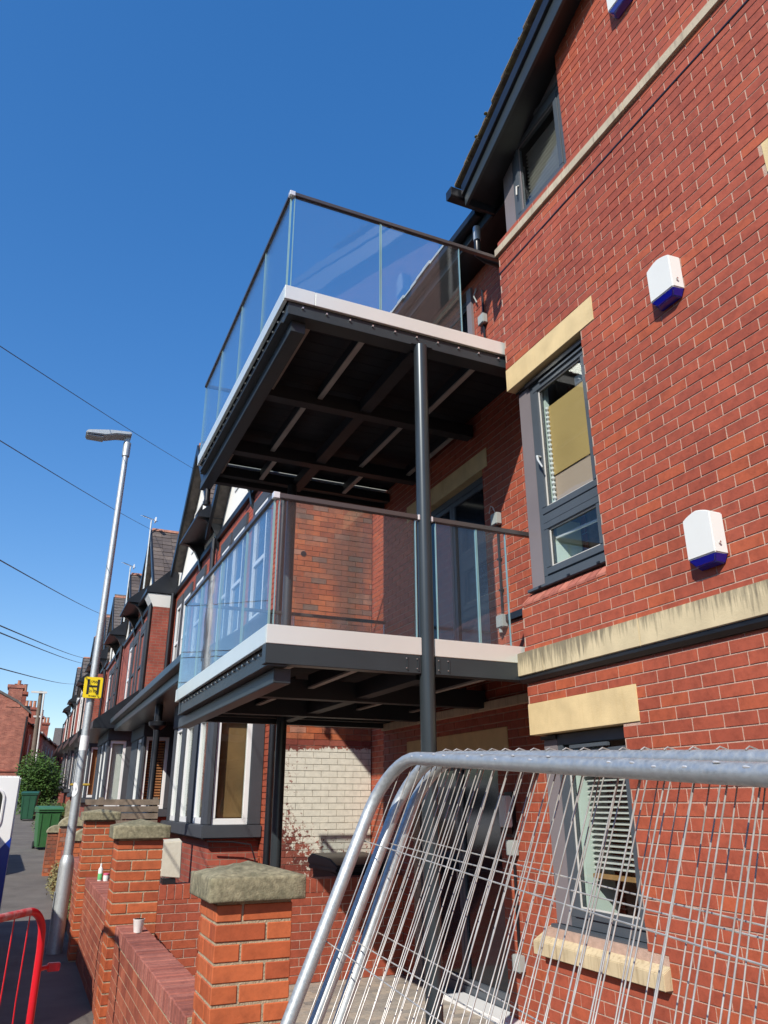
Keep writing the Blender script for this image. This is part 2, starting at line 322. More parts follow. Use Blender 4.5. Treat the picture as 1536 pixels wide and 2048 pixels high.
# ---------------------------------------------------------------- brickwork
BM_CACHE = {}
def bricks(z0, z1, u0, u1, plane, axis, sign, holes=(), L=.225, H=.075, J=.010, depth=.02, off=0.0, header=False, jit=.0012):
    """list of (centre, size) of the bricks of a wall face. axis: 'x' wall plane X=plane (u is Y), 'y' wall plane Y=plane (u is X). sign: outward direction"""
    out = []; n = int(math.ceil((z1-z0)/H-1e-6))
    for r in range(n):
        a = z0+r*H; b = min(a+H, z1)-J
        if b-a < .02: continue
        sh = (L/2 if r % 2 else 0)+off
        k0 = int(math.floor((u0-sh)/L)); k1 = int(math.ceil((u1-sh)/L))
        for k in range(k0, k1+1):
            p, q = max(u0, k*L+sh), min(u1, (k+1)*L+sh-J)
            if q-p < .02: continue
            segs = [(p, q, a, b)]
            for (h0, h1, g0, g1) in holes:
                ns = []
                for (p_, q_, a_, b_) in segs:
                    if q_ <= h0 or p_ >= h1 or b_ <= g0 or a_ >= g1: ns.append((p_, q_, a_, b_)); continue
                    if p_ < h0: ns.append((p_, h0-.001, a_, b_))
                    if q_ > h1: ns.append((h1+.001, q_, a_, b_))
                    pm, qm = max(p_, h0), min(q_, h1)
                    if a_ < g0-.012: ns.append((pm, qm, a_, g0-.002))
                    if b_ > g1+.012: ns.append((pm, qm, g1+.002, b_))
                segs = ns
            for (p_, q_, a_, b_) in segs:
                if q_-p_ < .02 or b_-a_ < .012: continue
                d = plane+sign*(rnd.uniform(-jit, jit))-sign*depth/2
                cu, cz = (p_+q_)/2, (a_+b_)/2
                if axis == 'x': out.append(((d, cu, cz), (depth, q_-p_, b_-a_)))
                else: out.append(((cu, d, cz), (q_-p_, depth, b_-a_)))
    return out
def shown_size(c, s):
    x, y, d = proj(c)
    if d < .2 or not (-40 < x < 1576 and -40 < y < 2088): return 0
    return s[0]*0+max(s[0], s[1])*s[2]/(d*d)*F*F
def lay(bl, m, parent, holder, name='brick', cap=300, stuff_name='brickwork', bevel=.0):
    """the cap bricks that show largest become objects that share one mesh per size; the rest go into one part"""
    # orientation weight: faces seen edge-on count less
    sc = []
    for c, s in bl:
        w = shown_size(c, s)
        if w:
            nrm = np.array([1, 0, 0]) if s[0] < s[1] else np.array([0, 1, 0]); v = np.array(c); w *= abs(v@nrm)/np.linalg.norm(v)
        sc.append(w)
    order = sorted(range(len(bl)), key=lambda i: -sc[i]); top = [i for i in order[:cap] if sc[i] > 60]; ts = set(top)
    for i in top:
        c, s = bl[i]; key = (m.name, tuple(round(q, 2) for q in s))
        if key not in BM_CACHE:
            mb = MB().box(-.5, .5, -.5, .5, -.5, .5); me = bpy.data.meshes.new(name); me.from_pydata(mb.v, [], mb.f); me.materials.append(m); BM_CACHE[key] = me
        o = bpy.data.objects.new(name, BM_CACHE[key]); C.objects.link(o); o.parent = parent; o.location = Vector(c)-ploc(parent); o.scale = s
    rest = [bl[i] for i in range(len(bl)) if i not in ts]
    if rest:
        mb = MB()
        for c, s in rest: mb.box(c[0]-s[0]/2, c[0]+s[0]/2, c[1]-s[1]/2, c[1]+s[1]/2, c[2]-s[2]/2, c[2]+s[2]/2)
        o = obj(stuff_name, mb, m, holder); stuff(o)
        at = o.data.attributes.new('rnd', 'FLOAT', 'FACE')
        vals = []
        # bevel-free boxes keep their six faces together
        cache = {}
        for p in o.data.polygons:
            k = p.vertices[0]//8
            if k not in cache: cache[k] = rnd.random()
            vals.append(cache[k])
        at.data.foreach_set('value', vals)
def slab(mb, axis, plane0, plane1, u0, u1, z0, z1, holes=()):
    """wall core with openings, butted boxes"""
    us = sorted({u0, u1, *[min(max(h[0], u0), u1) for h in holes], *[min(max(h[1], u0), u1) for h in holes]})
    zs = sorted({z0, z1, *[min(max(h[2], z0), z1) for h in holes], *[min(max(h[3], z0), z1) for h in holes]})
    for i in range(len(us)-1):
        run = None
        for j in range(len(zs)-1):
            cu, cz = (us[i]+us[i+1])/2, (zs[j]+zs[j+1])/2
            hole = any(h[0] < cu < h[1] and h[2] < cz < h[3] for h in holes)
            if not hole:
                if run is None: run = zs[j]
            if (hole or j == len(zs)-2) and run is not None:
                top = zs[j] if hole else zs[j+1]
                if axis == 'x': mb.box(plane0, plane1, us[i], us[i+1], run, top)
                else: mb.box(us[i], us[i+1], plane0, plane1, run, top)
                run = None
    return mb
# ================================================================ GROUND
def sheet(name, x0, x1, ys, dz, m):
    mb = MB(); v = []
    for y in ys: v += [(x0, y, gz(y)+dz), (x1, y, gz(y)+dz)]
    mb.add(v, [(2*i, 2*i+1, 2*i+3, 2*i+2) for i in range(len(ys)-1)]); return obj(name, mb, m)
YS = [-60, -20, 0, 4, 8, 12, 20, 30, 45, 60, 80, 110, 160, 250, 450]
tag(sheet('ground', -400, 400, YS, -.12, ROADM), kind='structure')
tag(sheet('road', -8.2, -1.25, YS[:11], -.112, ROADM), kind='structure')
mb = MB(); v = []
for y in YS[:11]: v += [(-1.1, y, gz(y)), (.80, y, gz(y))]
mb.add(v, [(2*i, 2*i+1, 2*i+3, 2*i+2) for i in range(10)]); tag(obj('pavement', mb, TARMAC), kind='structure')
mb = MB()
for i in range(10):
    a, b = YS[i], YS[i+1]
    mb.add([(-1.25, a, gz(a)-.2), (-1.1, a, gz(a)-.2), (-1.1, a, gz(a)+.003), (-1.25, a, gz(a)+.003), (-1.25, b, gz(b)-.2), (-1.1, b, gz(b)-.2), (-1.1, b, gz(b)+.003), (-1.25, b, gz(b)+.003)],
           [(0, 1, 2, 3), (4, 7, 6, 5), (0, 4, 5, 1), (1, 5, 6, 2), (2, 6, 7, 3), (3, 7, 4, 0)])
tag(obj('kerb', mb, KERB), kind='structure')
tag(obj('yard_ground', MB().add([(.8, -6, Z0-.03), (9, -6, Z0-.03), (9, 12, Z0-.03), (.8, 12, Z0-.03)], [(0, 1, 2, 3)]), PSAND), kind='structure')
# block paving of the yard
pav = obj('yard_paving', MB().box(1.0, 3.84, -4, 8.1, Z0-.028, Z0-.006), PSAND); tag(pav, kind='structure')
bl = []
r = 0; y = -1.0
while y < 8.08:
    x = 1.01+(.1 if r % 2 else 0)
    if r % 2: bl.append(((1.055, y+.05, Z0-.003), (.09, .094, .02)))
    while x < 3.83:
        w = min(.194, 3.835-x)
        if w > .03: bl.append(((x+w/2, y+.05, Z0-.004+rnd.uniform(-.002, .002)), (w, .094, .02)))
        x += .2
    y += .1; r += 1
def lay_flat(bl, m, parent, name):
    sc = []
    for c, s in bl:
        x, yy, d = proj(c); w = 0
        if d > .2 and 560 < x < 1100 and 1900 < yy < 2100: w = abs(c[2])/d**3
        sc.append(w)
    order = sorted(range(len(bl)), key=lambda i: -sc[i]); top = [i for i in order[:300] if sc[i] > 0]; ts = set(top)
    mb0 = MB().box(-.5, .5, -.5, .5, -.5, .5); me = bpy.data.meshes.new(name); me.from_pydata(mb0.v, [], mb0.f); me.materials.append(m)
    for i in top:
        c, s = bl[i]; o = bpy.data.objects.new(name, me); C.objects.link(o); o.parent = parent; o.location = c; o.scale = s
    mb = MB()
    for i, (c, s) in enumerate(bl):
        if i not in ts: mb.box(c[0]-s[0]/2, c[0]+s[0]/2, c[1]-s[1]/2, c[1]+s[1]/2, c[2]-s[2]/2, c[2]+s[2]/2)
    o = stuff(obj('paver_field', mb, m, parent)); at = o.data.attributes.new('rnd', 'FLOAT', 'FACE'); cc = {}
    at.data.foreach_set('value', [cc.setdefault(p.vertices[0]//8, rnd.random()) for p in o.data.polygons])
lay_flat(bl, PAVER, pav, 'paver')

# ================================================================ THE NEAR BRICK BUILDING
XW, XR = 3.395, 3.83                        # street wall, set-back wall
bld = thing('brick_building', 'tall smooth red brick building with cream lintels, grey windows and a tiled gable roof', 'building', (XW, 0, Z0))
W1 = (3.92, 4.945, -.80, .46); W2 = (3.92, 4.945, 1.44, 3.375); W3 = (3.86, 4.945, 5.0, 6.55); W4 = (1.15, 2.07, 1.53, 3.375)
TOP = 8.0
hf = [W1, W2, W3, W4]
stones = [(3.762, 4.945, .46, .688), (3.755, 4.945, 3.375, 3.59), (1.0, 2.2, 3.375, 3.59), (-6, 5, .84, 1.071), (-6, 5, 4.838, 4.925), (3.755, 4.945, -.97, -.80)]
def sof(y): return 5.64+.463*(5.14-y)
wall = obj('wall', slab(MB(), 'x', XW+.004, XW+.32, -5, 4.94, Z0, TOP, [(-.001+yy_, yy_+.101, sof(yy_+.1)+.02, TOP+1) for yy_ in [-5+.1*k for k in range(100)]]+hf+[s_ for s_ in stones[:3]]), MORTAR, bld)
# gable sides: brick above the far eave is cut by the roof, so lay bricks only under the roof line
def roof_z(y): return 6.02+.50*(5.0-y)
bl = [b for b in bricks(Z0, TOP, -5, 4.94, XW, 'x', -1, hf+stones, off=.09) if b[0][2] < sof(b[0][1])+.03]
recess_holes = [(6.12, 7.85, Z0, .43), (6.12, 7.75, 1.1, 3.19), (6.2, 8.6, 3.9, 5.5), (5.92, 7.97, .43, .625), (6.02, 7.9, 3.19, 3.40), (4.94, 9, .79, .866)]
rw = obj('recess_wall', slab(MB(), 'x', XR+.004, XR+.3, 4.6, 8.62, Z0, 5.75, recess_holes), MORTAR, bld)
bl2 = bricks(Z0, 5.75, 4.6, 8.615, XR, 'x', -1, recess_holes, off=.02)
# shared budget of 300 single bricks
tmp = bl+bl2
def far_hidden(c):
    x, y, d = proj(c)
    return (x > 560 and y > 1500 and c[1] > 4.94)
lay(tmp, B_RED, wall, bld)
# stone dressings
obj('lintel', MB().box(XW-.004, XW+.15, 3.762, 4.943, .461, .688), CREAM, bld, .003)
obj('lintel', MB().box(XW-.004, XW+.15, 3.755, 4.943, 3.376, 3.59), CREAM, bld, .003)
obj('lintel', MB().box(XW-.004, XW+.15, 1.0, 2.2, 3.376, 3.59), CREAM, bld, .003)
obj('sill', MB().prism([(XW-.055, -.968), (XW-.055, -.885), (XW+.10, -.80), (XW+.10, -.968)], 1, 3.752, 4.995), SILL, bld, .004)
ys_ = [-4.2, -3.1, -2.0, -.9, .2, 1.32, 2.5, 3.62, 4.64, 4.995]
for i in range(len(ys_)-1):
    obj('band_stone', MB().box(XW-.055, XW+.06, ys_[i]+.002, ys_[i+1]-.002, .895, 1.07), BAND, bld, .004)
obj('drip_mould', MB().prism([(XW-.042, .868), (XW-.042, .8935), (XW+.05, .8935), (XW+.05, .842), (XW-.018, .842)], 1, -4.2, 4.975), BLACK, bld)
ys_ = [-4.2, -2.4, -1.2, 0, 1.1, 2.1, 3.15, 4.2, 4.965]
for i in range(len(ys_)-1):
    obj('string_stone', MB().box(XW-.026, XW+.05, ys_[i]+.002, ys_[i+1]-.002, 4.842, 4.922), STRING, bld, .003)
obj('groove', MB().box(XW-.006, XW+.01, -4.2, 4.94, 4.628, 4.640), BLACK, bld)
# brick slip sill, one sloping brick after another
B_SILL = brick_unit('sill_brick', [(0, (.36, .12, .09)), (.5, (.42, .15, .11)), (1, (.48, .18, .13))])
y = 3.93
while y < 4.93:
    w = min(.1, 4.94-y); o = obj('sill_brick', MB().prism([(XW-.003, 1.44), (XW-.003, 1.458), (XW+.09, 1.548), (XW+.09, 1.44)], 1, y, y+w-.006), B_SILL, bld); y += .108
# recess stones
obj('lintel', MB().box(XR-.004, XR+.12, 5.92, 7.97, .431, .625), CREAM, bld, .003)
obj('lintel', MB().box(XR-.004, XR+.12, 6.02, 6.95, 3.191, 3.40), CREAM, bld, .003)
obj('lintel', MB().box(XR-.004, XR+.12, 6.955, 7.9, 3.191, 3.40), CREAM, bld, .003)
obj('recess_band', MB().box(XR-.04, XR+.03, 4.95, 8.6, .79, .866), STRING, bld, .003)
obj('recess_sill', MB().box(XR-.05, XR+.03, 4.9, 5.42, 4.20, 4.245), CREAM, bld, .003)
for (za_, zb_) in ((Z0, -.84), (.50, 1.50), (3.42, 4.98)): obj('side_wall', MB().box(XW+.322, XR+.002, 4.70, 4.932, za_, zb_), MORTAR, bld)
for (za_, zb_) in ((-.838, .498), (1.502, 3.418), (4.982, 5.62)): obj('side_panel', MB().box(XW+.25, XR+.002, 4.72, 4.88, za_, zb_), GREYP, bld)
fw = obj('rear_wall', MB().box(4.50, 4.75, 8.62, 10.6, Z0, 5.7).box(XR+.301, 4.499, 8.4, 8.6, Z0, 5.7), MORTAR, bld)
lay(bricks(Z0, 5.7, 8.62, 10.6, 4.495, 'x', -1), B_RED, fw, bld, cap=0)

def frame_rect(mb, x0, x1, y0, y1, z0, z1, t):
    mb.box(x0, x1, y0, y1, z0, z0+t); mb.box(x0, x1, y0, y1, z1-t, z1); mb.box(x0, x1, y0, y0+t, z0+t, z1-t); mb.box(x0, x1, y1-t, y1, z0+t, z1-t)
XF = XW+.075                                 # outer face of the window frames
def corner_window(z0, z1, kind, sill_z):
    w = obj('window', (lambda m_: m_)(MB()), GREYF, bld) if False else None
    mb = MB()
    # outer frame
    yl, yr = 4.72, 3.925
    mb.box(XF, XF+.06, yr, yl, z1-.075, z1-.003); mb.box(XF, XF+.06, yr, yl, z0, z0+.06)
    mb.box(XF, XF+.06, yr, yr+.05, z0+.06, z1-.075); mb.box(XF, XF+.06, yl-.055, yl, z0+.06, z1-.075)
    w = obj('window', mb, GREYF, bld, .003)
    def sash(a, b):
        m2 = MB(); frame_rect(m2, XF-.012, XF+.05, yr+.051, yl-.056, a, b, .055); obj('sash', m2, GREYF, w, .004)
        m3 = MB(); frame_rect(m3, XF+.004, XF+.012, yr+.107, yl-.112, a+.056, b-.056, .010); obj('glazing_bead', m3, SLAT if kind != 'top' else GREYP, w)
        obj('pane', MB().box(XF+.014, XF+.020, yr+.108, yl-.113, a+.057, b-.057), G_WIN, w)
    if kind == 'mid':
        sash(2.13, z1-.077); sash(z0+.062, 2.055); obj('transom', MB().box(XF-.006, XF+.055, yr+.051, yl-.056, 2.057, 2.128), GREYF, w, .003)
        h = MB().tube([(XF-.015, yl-.10, 2.62), (XF-.05, yl-.10, 2.62), (XF-.055, yl-.115, 2.58), (XF-.05, yl-.16, 2.50)], [.010, .011, .010, .007], 8)
        obj('handle', h, SILVR, w, smooth=True)
        obj('head_vent', MB().box(XF-.035, XF-.013, 3.93, 4.74, 3.31, 3.35), BLACK, w, .003); obj('head_vent', MB().box(XF-.028, XF-.013, 3.98, 4.55, 3.268, 3.29), GREYF, w, .003)
    elif kind == 'low':
        sash(z0+.062, z1-.12); obj('trickle_vent', MB().box(XF-.03, XF+.0, 4.15, 4.55, z1-.112, z1-.085), GREYF, w, .004)
    else:
        sash(z0+.06, z1-.077)
        obj('handle', MB().tube([(XF-.014, yl-.10, z0+.42), (XF-.04, yl-.10, z0+.40), (XF-.045, yl-.10, z0+.30)], .008, 8), SLAT, w, smooth=True)
    # the grey corner post and its cover strips
    obj('corner_post', MB().box(XF, XF+.16, 4.721, 4.885, sill_z, z1-.03 if kind != 'top' else z1-.12), GREYP, w, .004)
    obj('post_cap', MB().box(XF-.015, XF+.17, 4.715, 4.905, z1-.03, z1-.003) if kind != 'top' else MB().box(XF-.01, XF+.165, 4.724, 4.89, z1-.118, z1-.09), BLACK, w, .002)
    obj('cill', MB().box(XF-.035, XF+.16, 3.93, 4.91, z0-.028, z0-.003), GREYF, w, .004)
    return w
w = corner_window(1.575, 3.36, 'mid', 1.575)
for yy in (4.72, 4.36, 4.02): obj('drain_cap', MB().box(XF-.042, XF-.034, yy, yy+.03, 1.552, 1.566), BLACK, w)
# what shows behind its panes
obj('roller_blind', MB().box(XF+.075, XF+.081, 3.95, 4.585, 2.46, 3.08), OCHRE, w)
obj('tan_panel', MB().box(XF+.085, XF+.095, 3.95, 4.585, 2.1, 2.459), OCHRE2, w)
obj('blind_cassette', MB().box(XF+.10, XF+.20, 3.97, 4.26, 3.105, 3.20), WHITE, w, .01)
mb = MB()
for k in range(22): mb.lathe([(.004, 2.16+k*.042), (.017, 2.175+k*.042), (.017, 2.19+k*.042), (.004, 2.20+k*.042)], XF+.066, 4.588, 8)
obj('blind_edge', mb, WHITE, w)
obj('reveal_lining', MB().box(XF+.062, XF+.10, 4.60, 4.66, 2.10, 3.30).box(XF+.065, XF+.30, 4.60, 4.66, 1.62, 2.09), PALEG, w)
obj('inner_sill', MB().prism([(XF+.07, 1.62), (XF+.5, 1.62), (XF+.5, 1.66), (XF+.07, 1.66)], 1, 3.95, 4.60), PALEG, w)
obj('light_bar', MB().tube([(XF+.06, 4.60, 1.93), (XF+.10, 3.97, 1.93)], .012, 6), WHITE, w)
for k in range(7): obj('blind_slat', MB().box(XF+.22, XF+.26, 3.97, 4.18, 1.68+k*.055, 1.686+k*.055), SLAT, w)
w = corner_window(-.775, .455, 'low', -.775)
for k in range(22):
    z = .30-k*.034
    obj('blind_slat', MB().add([(XF+.09, 4.00, z), (XF+.135, 4.00, z+.016), (XF+.135, 4.56, z+.016), (XF+.09, 4.56, z), (XF+.09, 4.00, z+.002), (XF+.135, 4.00, z+.018), (XF+.135, 4.56, z+.018), (XF+.09, 4.56, z+.002)],
        [(0, 1, 2, 3), (4, 7, 6, 5), (0, 4, 5, 1), (1, 5, 6, 2), (2, 6, 7, 3), (3, 7, 4, 0)]), SLAT, w)
obj('bottom_rail', MB().box(XF+.085, XF+.14, 4.00, 4.56, -.475, -.445), WOODR, w, .004)
obj('reveal_lining', MB().box(XF+.065, XF+.30, 4.60, 4.66, -.72, .38), PALEG, w)
for k in range(7): obj('louvre', MB().box(XF+.5, XF+.54, 3.95, 4.35, -.70+k*.045, -.675+k*.045), WHITE, w)
w = corner_window(5.02, 6.03, 'top', 5.02)
for k in range(18): obj('blind_slat', MB().box(XF+.10, XF+.13, 4.02, 4.62, 5.10+k*.045, 5.103+k*.045), SLAT, w)
obj('infill_panel', MB().prism([(3.865, 6.035), (4.72, 6.035), (3.865, 6.50)], 0, XF, XF+.04), GREYP, w, .003)
obj('infill_trim', MB().tube([(XF-.005, 4.74, 6.035), (XF-.005, 3.865, 6.035)], .014, 6), GREYF, w)
# second first-floor window, mostly outside the picture
mb = MB(); frame_rect(mb, XF, XF+.06, 1.16, 2.06, 1.56, 3.37, .06); w = obj('window', mb, GREYF, bld, .003); obj('pane', MB().box(XF+.02, XF+.03, 1.22, 2.0, 1.62, 3.31), G_DARK, w)
# dark rooms behind the openings
for (a, b, c, d, x) in ((3.92, 4.68, -.80, .46, XF), (3.92, 4.68, 1.5, 3.38, XF), (3.92, 4.68, 4.98, 6.4, XF)):
    obj('room', MB().box(x+.95, x+1.0, a-.5, b, c, d).box(XW+.322, x+.95, a-.5, b, c-.05, c).box(XW+.322, x+.95, a-.5, b, d, d+.05).box(XW+.322, x+.95, b-.02, b, c, d).box(XW+.322, x+.95, a-.5, a-.45, c, d), GREYP, bld)

# ---- gable roof
VX = 3.19
def bz(y): return 5.56+.44*(5.15-y)
def tz(y): return 5.90+.485*(5.24-y)
roof = obj('roof', MB().prism([(5.30, tz(5.30)-.05), (-3.0, tz(-3.0)-.05), (-3.0, tz(-3)-.16), (5.30, tz(5.3)-.16)], 0, VX+.02, 8.5), SLATE, bld)
obj('bargeboard', MB().prism([(5.16, bz(5.16)), (5.16, bz(5.16)+.24), (-3, bz(-3)+.62), (-3, bz(-3))], 0, VX, VX+.03), ANTH, bld, .003)
obj('bargeboard', MB().prism([(5.17, bz(5.16)+.13), (5.17, bz(5.16)+.26), (-3, bz(-3)+.66), (-3, bz(-3)+.5)], 0, VX-.03, VX-.002), BLACK, bld, .003)
obj('soffit', MB().prism([(5.14, sof(5.14)), (-3, sof(-3)), (-3, sof(-3)+.03), (5.14, sof(5.14)+.03)], 0, VX+.031, XW+.4), BLACK, bld)
obj('eaves_board', MB().box(VX+.031, 3.52, 5.13, 5.16, 5.56, 5.82), BLACK, bld)
# verge tiles, one by one
y = 5.27; k = 0
while y > 1.2:
    z = tz(y); dx = rnd.uniform(-.012, .012); dy = .27
    o = obj('tile', MB().add([(VX-.05+dx, y, z-.015), (VX+.30, y, z-.015), (VX+.30, y-dy, z+.485*dy-.03), (VX-.05+dx, y-dy, z+.485*dy-.03),
        (VX-.05+dx, y, z+.03), (VX+.30, y, z+.03), (VX+.30, y-dy, z+.485*dy-.005), (VX-.05+dx, y-dy, z+.485*dy-.005)],
        [(0, 3, 2, 1), (4, 5, 6, 7), (0, 1, 5, 4), (1, 2, 6, 5), (2, 3, 7, 6), (3, 0, 4, 7)]), TILE, bld, .008)
    y -= .19+rnd.uniform(-.01, .01); k += 1
for i in range(40):
    y = rnd.uniform(1.5, 5.2); r = rnd.uniform(.012, .026); z = tz(y)+.012
    if i == 0: moss = MB()
    moss.lathe([(r*.3, z-.01), (r, z), (r*.8, z+r*.5), (r*.2, z+r*.8)], VX+rnd.uniform(-.05, .03), y, 7)
stuff(obj('moss', moss, simple('roof_moss', (.16, .14, .05), 1, 0, .5, 30, .6, 80), bld, smooth=True))
g = obj('gutter', MB().prism([(5.20, 5.70), (5.20, 5.80), (5.31, 5.80), (5.31, 5.70), (5.29, 5.68), (5.22, 5.68)], 0, VX-.13, 4.2), BLACK, bld, .004)
# low eaves of the set-back part with its lead edge
obj('rear_fascia', MB().box(3.50, 3.53, 5.17, 9.3, 5.56, 5.72), ANTH, bld, .003)
obj('rear_soffit', MB().box(3.531, 3.86, 4.95, 9.3, 5.56, 5.59), BLACK, bld)
obj('rear_gutter', MB().prism([(3.40, 5.68), (3.40, 5.76), (3.49, 5.76), (3.49, 5.66), (3.43, 5.66)], 1, 5.32, 9.3), BLACK, bld, .003)
mb = MB(); y = 5.95
while y < 9.2:
    mb.box(3.38+rnd.uniform(-.012, .012), 3.47, y, y+.17, 5.765, 5.79+rnd.uniform(0, .02)); y += .175
obj('lead_flashing', mb, SILVR, bld)
obj('rear_roof', MB().prism([(3.45, 5.762), (6.5, 7.2), (6.5, 7.1), (3.45, 5.70)], 1, 5.2, 9.4), SLATE, bld)
obj('flue', MB().tube([(3.43, 5.35, 5.36), (3.43, 5.35, 5.24), (3.43, 5.36, 5.20), (3.52, 5.36, 5.16), (3.84, 5.36, 5.14)], .034, 12), BLACK, bld, smooth=True)
obj('flue_cap', MB().lathe([(.038, 5.361), (.038, 5.52), (.034, 5.53)], 3.43, 5.35, 14), GALV, bld, smooth=True)
# glazed doors of the set-back wall
def doors(y0, y1, z0, z1, n, x=XR+.08):
    mb = MB(); mb.box(x, x+.06, y0, y1, z1-.07, z1); mb.box(x, x+.06, y0, y1, z0, z0+.08); mb.box(x, x+.06, y0, y0+.07, z0+.08, z1-.07); mb.box(x, x+.06, y1-.07, y1, z0+.08, z1-.07)
    d = obj('glazed_door', mb, GREYF, bld, .003); wd = (y1-y0-.14)/n
    for k in range(n):
        a = y0+.07+k*wd; m2 = MB(); frame_rect(m2, x+.008, x+.052, a+.003, a+wd-.003, z0+.083, z1-.073, .055); obj('door_leaf', m2, GREYF, d, .003)
        obj('pane', MB().box(x+.026, x+.034, a+.06, a+wd-.06, z0+.14, z1-.13), G_DARK, d)
    return d
d = doors(6.12, 7.84, Z0+.02, .425, 2); obj('handle', MB().tube([(XR+.07, 6.95, -.72), (XR+.02, 6.95, -.72), (XR+.02, 6.95, -.60), (XR+.07, 6.95, -.60)], .008, 6), STEEL, d)
doors(6.12, 7.74, 1.12, 3.185, 2); d = doors(6.2, 8.58, 3.92, 5.48, 3)
obj('door_jamb', MB().box(XR-.03, XR+.079, 6.125, 6.22, 3.92, 5.44), GREYP, d)
obj('threshold', MB().box(XR-.14, XR+.07, 5.85, 7.0, Z0, Z0+.045), WHITE, bld, .006)

# fittings on the walls
def conduit(y, za, zb, x=XR, clips=(), m=BLACK):
    t = thing('conduit', 'thin brown conduit with junction boxes on the set-back wall '+clips[0], 'conduit', (x-.02, y, za))
    obj('pipe', MB().tube([(x-.02, y, za), (x-.02, y, zb)], .012, 8), m, t, smooth=True)
    for z in clips[1]: obj('clip', MB().box(x-.038, x-.001, y-.022, y+.022, z-.01, z+.01), m, t, .003)
    for z in clips[2]: obj('junction_box', MB().box(x-.065, x-.001, y-.055, y+.055, z-.06, z+.06), GREYBX, t, .008); 
    return t
t = conduit(5.86, 1.62, 2.49, clips=('beside the first-floor glazed door', (1.85, 2.15), (1.55, 2.55)))
obj('gland', MB().lathe([(.018, 1.45), (.022, 1.49)], XR-.035, 5.88, 8), GREYBX, t)
obj('cable', MB().tube([(XR-.03, 5.86, 2.6), (XR-.05, 5.88, 2.68), (XR-.03, 5.95, 2.72), (XR-.02, 6.0, 2.66)], .005, 6), SLAT, t)
tag(obj('cable_tray', MB().box(XR-.03, XR-.002, 4.95, 5.80, 1.54, 1.60), BLACK), 'short black cable tray beside the lowest first-floor junction box', 'cable tray')
t = conduit(5.90, 4.55, 5.25, clips=('beside the top-floor glazed door', (4.95,), (4.86,)))
obj('cable', MB().tube([(XR-.02, 6.02, 5.35), (XR-.04, 6.04, 5.25), (XR-.03, 6.0, 5.15)], .008, 6), GREYBX, t)
t = conduit(5.90, -1.12, -.42, clips=('beside the ground-floor glazed door', (-.8,), (-.36, -1.2)))
t = thing('wall_lantern', 'white box lantern with black frame beside the ground-floor door', 'wall light', (XR, 5.93, -.1))
obj('backplate', MB().box(XR-.03, XR-.001, 5.86, 5.99, -.28, .08), BLACK, t, .005); obj('diffuser', MB().box(XR-.10, XR-.031, 5.87, 5.98, -.20, .05), WALB, t, .008); obj('base', MB().box(XR-.09, XR-.031, 5.88, 5.97, -.25, -.202), BLACK, t, .005)

# alarm boxes
def siren(y0, z0, label):
    t = thing('alarm_box', label, 'alarm box', (XW, y0, z0), 'burglar alarm boxes on the brick wall'); y1 = y0+.235; h = .30
    pr = []
    for k in range(9):
        a = k/8; yy = y0+(y1-y0)*a; pr.append((yy, z0+h+.022*math.sin(math.pi*a)**.8-.012*abs(2*a-1)))
    mb = MB(); poly = [(y0, z0+.045)]+pr+[(y1, z0+.045)]
    n = len(poly); fr = [(XW-.085, p[0]*.86+.14*(y0+y1)/2, p[1]) for p in poly]; bk = [(XW-.001, p[0], p[1]-.01) for p in poly]
    mb.add(fr+bk, [tuple(range(n)), tuple(range(n, 2*n))[::-1]]+[(i, (i+1) % n, n+(i+1) % n, n+i) for i in range(n)])
    obj('cover', mb, WALB, t, .006, smooth=True)
    m2 = MB(); yc = (y0+y1)/2
    a = [(XW-.083, y0+.018, z0+.043), (XW-.083, y1-.018, z0+.043), (XW-.002, y1-.002, z0+.043), (XW-.002, y0+.002, z0+.043)]
    b = [(XW-.062, y0+.05, z0+.0), (XW-.062, y1-.05, z0+.0), (XW-.002, y1-.03, z0-.012), (XW-.002, y0+.03, z0-.012)]
    m2.add(a+b, [(0, 1, 2, 3), (7, 6, 5, 4)]+[(i, (i+1) % 4, 4+(i+1) % 4, 4+i) for i in range(4)]); obj('lens', m2, BLUEL, t, .006, smooth=True)
    obj('screw', MB().tube([(XW-.055, y0+.004, z0+.10), (XW-.055, y0-.004, z0+.10)], .007, 8), STEEL, t)
siren(2.895, 3.02, 'white alarm box with blue base high on the wall, between the other two')
siren(2.905, 1.25, 'white alarm box with blue base just above the stained stone band')
siren(2.885, 5.74, 'white alarm box cut off by the top edge, above the thin string course')

